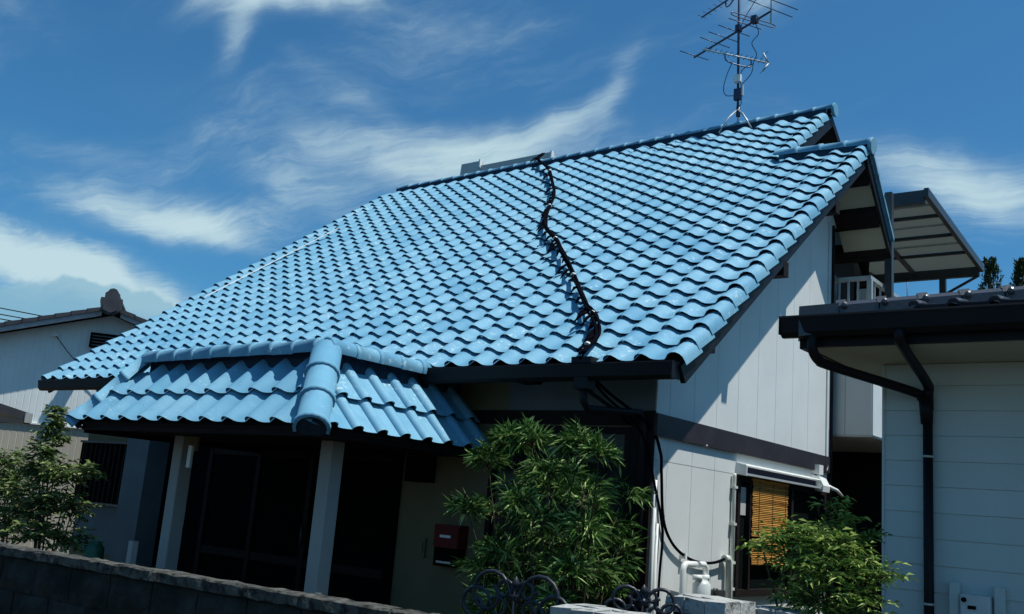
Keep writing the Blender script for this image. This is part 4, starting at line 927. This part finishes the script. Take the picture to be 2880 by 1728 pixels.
def bamboo_bush():
    t = thing('bamboo_bush', (-.75, -.8, 0), 'dark bushy bamboo with sunlit narrow leaf sprays before the front wall', 'bush')
    f = MB(); st = MB()
    heads = [(-1.02, -.85, 2.12, .20, 2.0), (-.84, -.80, 2.14, .20, 1.8), (-.38, -.8, 2.11, .23, 2.4), (-.18, -.85, 2.04, .16, 1.4), (-1.30, -.75, 1.96, .17, 1.5), (-1.52, -.7, 1.57, .16, 1.1), (-.80, -.95, 1.64, .18, 1.0),
             (-.24, -.85, 1.50, .19, 1.6), (-.26, -.9, 1.18, .20, 1.6), (-.60, -.95, 1.52, .18, 1.2), (-.98, -.85, 1.25, .18, .8), (-.96, -.8, .88, .20, .8), (-.36, -.9, .95, .20, 1.3), (-1.3, -.7, 1.1, .2, .7), (-.62, -.85, 1.9, .18, .8)]
    for _ in range(60): heads.append((rnd.uniform(-1.50, -.40), rnd.uniform(-.55, .15), rnd.uniform(.5, 1.95), .27, .6))
    for (x, y, z, r_, w) in heads:
        x -= .05 + max(0, 1.9 - z) * .07 * (x > -.6); hc = Vector((x, y, z)); root = Vector((-.75 + (x + .75) * .45 + rnd.uniform(-.1, .1), -.55 + rnd.uniform(-.1, .1), 0))
        mid = root.lerp(hc, .6) + Vector((rnd.uniform(-.05, .05), rnd.uniform(-.05, .05), .12))
        st.tube(bez([root, mid, hc], 5), [.010] * 5 + [.006] * 5 + [.003], 5)
        for _ in range(int(17 * w) + 5):                     # twigs, each with a fan of drooping blades
            d = rdir(); d.z = abs(d.z) * .8 - .15; d.y -= .15; e = hc + d * (r_ * rnd.uniform(.2, .75)); fan = Vector((d.x, d.y, d.z * .7 - .05)).normalized()
            st.tube([hc - Vector((0, 0, .05)), e], .0025, 4, False)
            for _ in range(9):
                dd = (fan + rdir() * .8); leaf(f, e + rdir() * .03, dd, rnd.uniform(.07, .165), rnd.uniform(.010, .019), rnd.uniform(.0, .35))
    f.build('foliage', M['bamboo_leaf'], t, kind='stuff'); st.build('stem', M['stem'], t)
bamboo_bush()

def leafy_bush(name, label, center, heads, L, w, mname, nper, pin=5, group=None):
    t = thing(name, (center[0], center[1], 0), label, 'bush', group); f = MB(); st = MB()
    for (x, y, z, r_, wt_) in heads:
        hc = Vector((x, y, z)); root = Vector((center[0] + (x - center[0]) * .3, center[1] + (y - center[1]) * .3, 0))
        st.tube(bez([root, root.lerp(hc, .55) + Vector((0, 0, .15)), hc], 4), [.010] * 4 + [.007] * 4 + [.003], 5)
        for _ in range(int(nper * wt_)):
            d = rdir(); d.z = d.z * .55 + .12; e = hc + d * (r_ * rnd.uniform(.2, 1.0)); ax = (d + rdir() * .4).normalized(); ax.z *= .6
            st.tube([hc.lerp(e, .2), e], .002, 4, False)
            for q in range(pin):
                p = e + ax * (.03 * q - .05); sd_ = ax.cross(Vector((0, 0, 1))); sd_ = sd_.normalized() if sd_.length > .01 else Vector((1, 0, 0))
                leaf(f, p, ax * .5 + sd_ * (1 if q % 2 else -1) * .8 + rdir() * .35, L * rnd.uniform(.7, 1.25), w * rnd.uniform(.8, 1.2), rnd.uniform(.05, .35))
    f.build('foliage', M[mname], t, kind='stuff'); st.build('stem', M['stem'], t)
hn = [(1.24, -1.3, 1.50, .07, .6), (1.36, -1.3, 1.56, .09, .9), (1.46, -1.3, 1.58, .12, 1.3), (1.58, -1.3, 1.57, .13, 1.5), (1.70, -1.3, 1.52, .13, 1.4), (1.80, -1.3, 1.46, .13, 1.2), (1.92, -1.32, 1.40, .11, .8), (1.54, -1.35, 1.44, .15, 1.5), (1.68, -1.38, 1.38, .15, 1.5), (1.42, -1.3, 1.42, .10, .7), (1.84, -1.35, 1.27, .15, 1.3), (1.60, -1.35, 1.22, .2, 1.5), (1.46, -1.3, 1.25, .14, .9), (1.80, -1.3, 1.1, .2, 1.2), (1.6, -1.3, .95, .24, 1), (1.50, -.9, 1.78, .07, .4), (1.58, -.85, 1.70, .11, .7), (1.66, -.8, 1.60, .12, .8), (1.50, -.9, 1.62, .10, .6)]
hn = [((x - 3.658) * .947 + 3.658, (y + 6.949) * .947 - 6.949, (z - 1.6) * .947 + 1.6, r_, w_) for x, y, z, r_, w_ in hn]
leafy_bush('nandina_bush', 'bright green nandina bush between the blind window and the white siding', (1.78, -1.42), hn, .052, .016, 'nandina_leaf', 40)
hl = [(-6.90, -1.5, 2.10, .09, .45), (-6.90, -1.5, 1.98, .14, .6), (-6.92, -1.55, 1.80, .20, .9), (-6.75, -1.5, 1.62, .22, 1), (-7.05, -1.5, 1.58, .24, 1.2), (-6.5, -1.45, 1.55, .22, .8), (-6.3, -1.4, 1.62, .18, .6), (-6.9, -1.5, 1.3, .34, 1.7), (-6.55, -1.4, 1.25, .3, 1.2), (-6.8, -1.5, .95, .38, 1.6), (-6.35, -1.4, .9, .25, .9), (-7.2, -1.4, 1.15, .3, 1.2), (-6.93, -1.5, 2.28, .05, .22), (-6.91, -1.5, 2.20, .07, .3)]
leafy_bush('garden_shrub', 'upright dark shrub with a thin tip beside the left porch corner', (-6.85, -1.4), hl, .085, .032, 'shrub_leaf', 56)
h2 = [(-7.75, -1.5, 1.66, .24, 1.2), (-7.95, -1.4, 1.50, .28, 1.3), (-7.6, -1.5, 1.35, .3, 1.4), (-7.9, -1.4, 1.15, .34, 1.5), (-7.6, -1.4, .95, .32, 1.3), (-8.2, -1.3, 1.4, .3, 1.0), (-8.1, -1.4, .9, .35, 1.2)]
leafy_bush('garden_shrub', 'paler leafy shrub below the beige wall at the picture edge', (-7.8, -1.3), h2, .075, .028, 'shrub_leaf', 56)
gb = MB().tube([(-6.05, -1.30, .55), (-6.05, -1.30, .62), (-6.05, -1.30, .86), (-6.05, -1.30, .93)], [.07, .10, .10, .05], 12).build('garden_bucket', M['green']); tag(gb, 'dim green plastic container in the shade beside the dark shrub', 'bucket')
sp = MB().bbox(-4.93, -4.86, -1.62, -1.55, 0, 1.02, .006).build('short_post', M['pillar']); tag(sp, 'short pale post at the porch opening behind the block wall', 'post')

def conifer(x, y, top, label):
    t = thing('juniper_tree', (x, y, 0), label, 'tree', 'juniper tree tops behind the right neighbour roof')
    MB().tube([(x, y, 0), (x + .02, y, 3.5), (x, y, top - .3)], [.16, .10, .02], 8).build('trunk', M['bark'], t); f = MB()
    for i in range(420):
        q = rnd.random() ** 1.6; z = top - 3.0 * q - .04; r_ = (.03 + .50 * q ** .8) * (.35 + .65 * rnd.random()); a = rnd.uniform(0, 6.283)
        e = Vector((x + r_ * math.cos(a), y + r_ * math.sin(a), z - .10)); d = Vector((math.cos(a) * .30 + .15 * math.sin(z * 9), math.sin(a) * .30, 1)).normalized()
        for s in range(9): leaf(f, e + d * (.024 * s) + rdir() * .028 * (1.1 - s / 10), d + rdir() * .6, rnd.uniform(.05, .085), .026, 0)
    f.build('crown', M['juniper'], t, kind='stuff')
conifer(-.17, 12.0, 6.78, 'dark twisted juniper top beside the end of the veranda canopy')
conifer(.33, 12.0, 6.70, 'dark juniper top at the picture edge above the neighbour roof tiles')
# plain dark wall added where the passage lies in shade, far aerial
sh = MB().box(-2.6, 6.0, 7.2, 7.35, 0, 2.795).build('passage_shade_wall', M['dark_wood']); tag(sh, 'plain dark wall added for the shade of the passage behind the house', 'wall')
ta = thing('far_aerial', (-6.7, 30, 9), 'tiny distant aerial pole seen under the veranda canopy', 'antenna')
MB().tube([(-6.69, 30, 7), (-6.69, 30, 11.7)], .025, 6).build('mast', M['antenna_dark'], ta)
for k, z in enumerate((10.15, 10.3, 10.42)):
    MB().tube([(-7.45, 30, z), (-6.55, 30, z - .1)], .018, 5).build('boom', M['antenna_dark'], ta)
for k in range(6): MB().tube([(-7.4 + .15 * k, 29.9, 10.0), (-7.35 + .15 * k, 30.1, 10.45)], .012, 5).build('element', M['antenna_dark'], ta)
